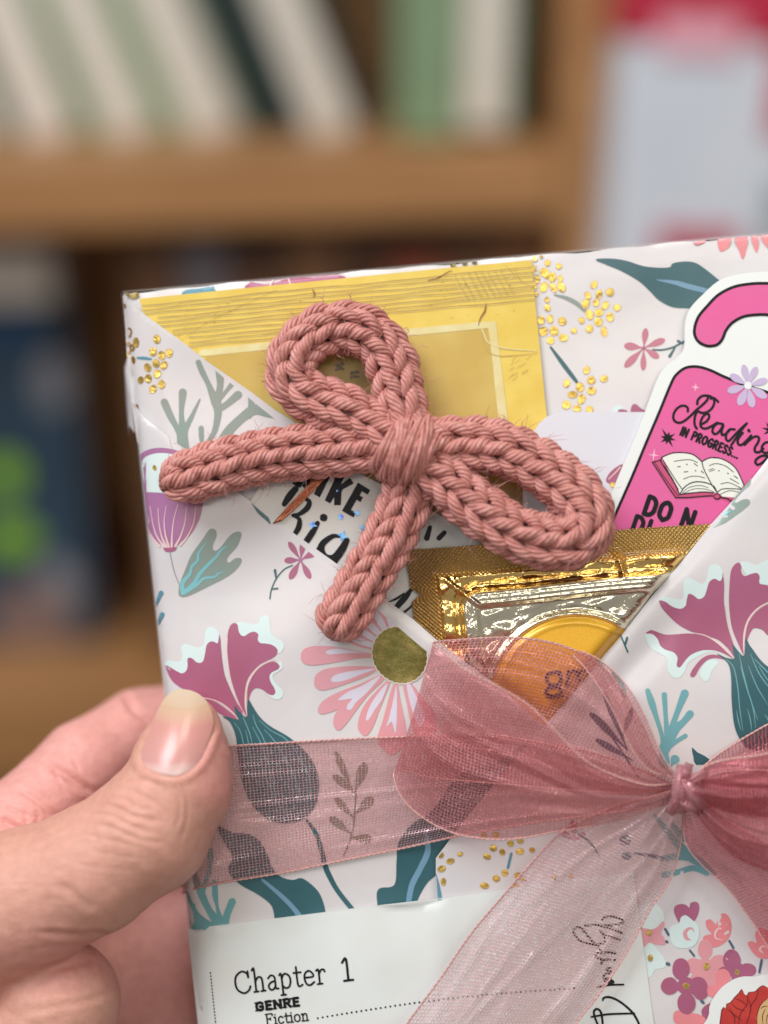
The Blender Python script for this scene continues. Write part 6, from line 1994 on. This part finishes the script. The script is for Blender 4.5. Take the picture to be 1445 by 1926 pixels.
GRP = 'leaning notebooks on the upper shelf'
book('leftmost leaning notebook with a dark cover and pale page edges', 92, 244, .955, 128, R(17), m_deep, .005)
book('leaning sage notebook standing left of the thin dark-covered one', -55, 243, .955, 120, R(17), m_sage, .006)
book('leaning notebook with sage green cover, second from the left on the upper shelf', 238, 246, .955, 130, R(19), m_sage, .010)
book('leaning notebook with thick sage green cover next to the dark green one', 392, 246, .955, 146, R(20), m_sage, .012)
book('leaning notebook with very dark green cover, beside the gap on the upper shelf', 596, 252, .94, 190, R(20), m_deep, .028, th2=.006)
book('upright green notebook standing nearest the bookcase side panel', 858, 292, .885, 205, R(-2), m_green, .033)

# things on the lower shelf
m_navy = simple('navy_cover', (50, 76, 96), (38, 58, 76))
m_lime = simple('lime_print', (150, 200, 40), (130, 186, 36))
m_grey = simple('grey_print', (150, 150, 156), (130, 130, 138))
m_teal = simple('teal_print', (60, 130, 130), (50, 112, 116))
m_mauv = simple('taupe_print', (140, 116, 108), (120, 100, 98))
Yb = .93
bt = thing('picture_book', 'navy picture book with lime green blobs on its cover, facing out on the lower shelf', 'book', (hit(60, 1290, Yb).x, Yb, z2t))
x1 = hit(158, 900, Yb).x
ztp = hit(80, 560, Yb).z
box('cover', x1 - .20, x1, Yb, Yb + .03, z2t + .0005, ztp, m_navy, bt, .002)


def disc(px, py, rx, ry, mat, k):
    c = hit(px, py, Yb - .0012)
    s = Yb / math.cos(PITCH) / .3 * 1e-4
    a = np.linspace(0, 2 * math.pi, 20, endpoint=False)
    ring_ = np.stack([c.x + rx * s * np.cos(a), np.full(20, Yb - .0006 - k * .0002), c.z + ry * s * np.sin(a)], 1)
    rb = ring_.copy(); rb[:, 1] = Yb + .001
    v = np.vstack([ring_, rb])
    f = [list(range(20))] + [[i, (i + 1) % 20, 20 + (i + 1) % 20, 20 + i] for i in range(20)]
    wmesh('cover_print', v, f, mat, bt)


disc(8, 895, 36, 38, m_lime, 1); disc(24, 1012, 44, 36, m_lime, 2); disc(100, 720, 34, 52, m_grey, 3); disc(112, 1100, 36, 50, m_grey, 4)
disc(60, 1165, 84, 66, m_mauv, 5); disc(85, 1250, 62, 30, m_teal, 6); disc(30, 620, 40, 34, simple('deep_blue_print', (30, 80, 130)), 7)
m_wht = simple('white_card_board', (232, 226, 218), rough=.8)
cw = hit(35, 490, Yb + .03)
box('white_box', cw.x - .05, hit(96, 490, Yb - .02).x, Yb - .02, Yb + .05, ztp + .0005, ztp + .036, m_wht)
tag(bpy.data.objects['white_box'], 'small white box lying on top of the navy picture book', 'box')
cols = [((120, 84, 56), 'dark brown'), ((130, 126, 134), 'blue grey'), ((118, 76, 50), 'chestnut'), ((150, 108, 74), 'tan'), ((104, 72, 50), 'very dark brown'), ((190, 92, 66), 'brick red'), ((136, 94, 64), 'mid brown'), ((170, 120, 80), 'light brown'), ((190, 140, 92), 'sandy')]
xx = hit(290, 480, Ys + .16).x
for i, (c, nm) in enumerate(cols):
    w = random.uniform(.024, .034)
    H = (zb - z2t) - random.uniform(.012, .03)
    B = thing('book', '%s book in the row on the lower shelf behind the parcel' % nm, 'book', (xx + w / 2, Ys + .16, z2t), 'row of books on the lower shelf')
    mc = simple('cover_%s' % nm.replace(' ', '_'), c)
    box('cover', xx, xx + w, Ys + .04, Ys + .29, z2t + .0005, z2t + H, mc, B, .002)
    box('page_block', xx + .003, xx + w - .003, Ys + .05, Ys + .288, z2t + H + .0002, z2t + H + .001, m_page, B, .0003)
    xx += w + .0015
# white poster box with red print to the right
m_wp = simple('white_card_stock', (222, 228, 236), (210, 218, 230), .4, 8)
m_rd = simple('crimson_print', (196, 40, 74), (180, 30, 60), .4)
m_pk2 = simple('pink_print', (240, 180, 196), rough=.4)
Yp = .80
a = hit(1160, 440, Yp); t_ = hit(1178, 70, Yp)
pb = thing('display_box', 'tall white display box with a crimson band along its top, standing beside the bookcase', 'box', (a.x + .1, Yp + .04, a.z - .1))
kw = dict(rot=R(3.5), piv=(a.x, Yp, a.z))
box('carton', a.x - .004, a.x + .26, Yp, Yp + .08, a.z - .35, t_.z + .06, m_wp, pb, .004, **kw)
box('crimson_band', a.x - .0052, a.x + .262, Yp - .0012, Yp + .081, t_.z - .001, t_.z + .034, m_rd, pb, .001, **kw)
box('pink_label', a.x + .012, a.x + .052, Yp - .0022, Yp, t_.z - .008, t_.z + .010, m_pk2, pb, .0008, **kw)
box('crimson_corner', a.x + .070, a.x + .11, Yp - .0022, Yp, t_.z - .045, t_.z - .002, m_rd, pb, .0008, **kw)
box('crimson_strip', a.x + .02, a.x + .062, Yp - .0022, Yp, a.z - .012, a.z + .004, m_rd, pb, .0008, **kw)
box('grey_panel', a.x + .075, a.x + .2, Yp - .0022, Yp, a.z - .02, a.z + .03, simple('grey_panel_print', (150, 160, 160)), pb, .0008, **kw)

m_wall = simple('painted_wall', (150, 118, 88), (140, 108, 80), .7, 5)
w = wmesh('wall', [(-3, 1.32, 0), (3, 1.32, 0), (3, 1.32, 3.2), (-3, 1.32, 3.2)], [[0, 1, 2, 3]], m_wall)
tag(w, kind='structure')
fl = wmesh('floor', [(-3, -3, 0), (3, -3, 0), (3, 1.32, 0), (-3, 1.32, 0)], [[0, 1, 2, 3]], simple('floor_boards', (120, 90, 64), rough=.6, scale=8))
tag(fl, kind='structure')
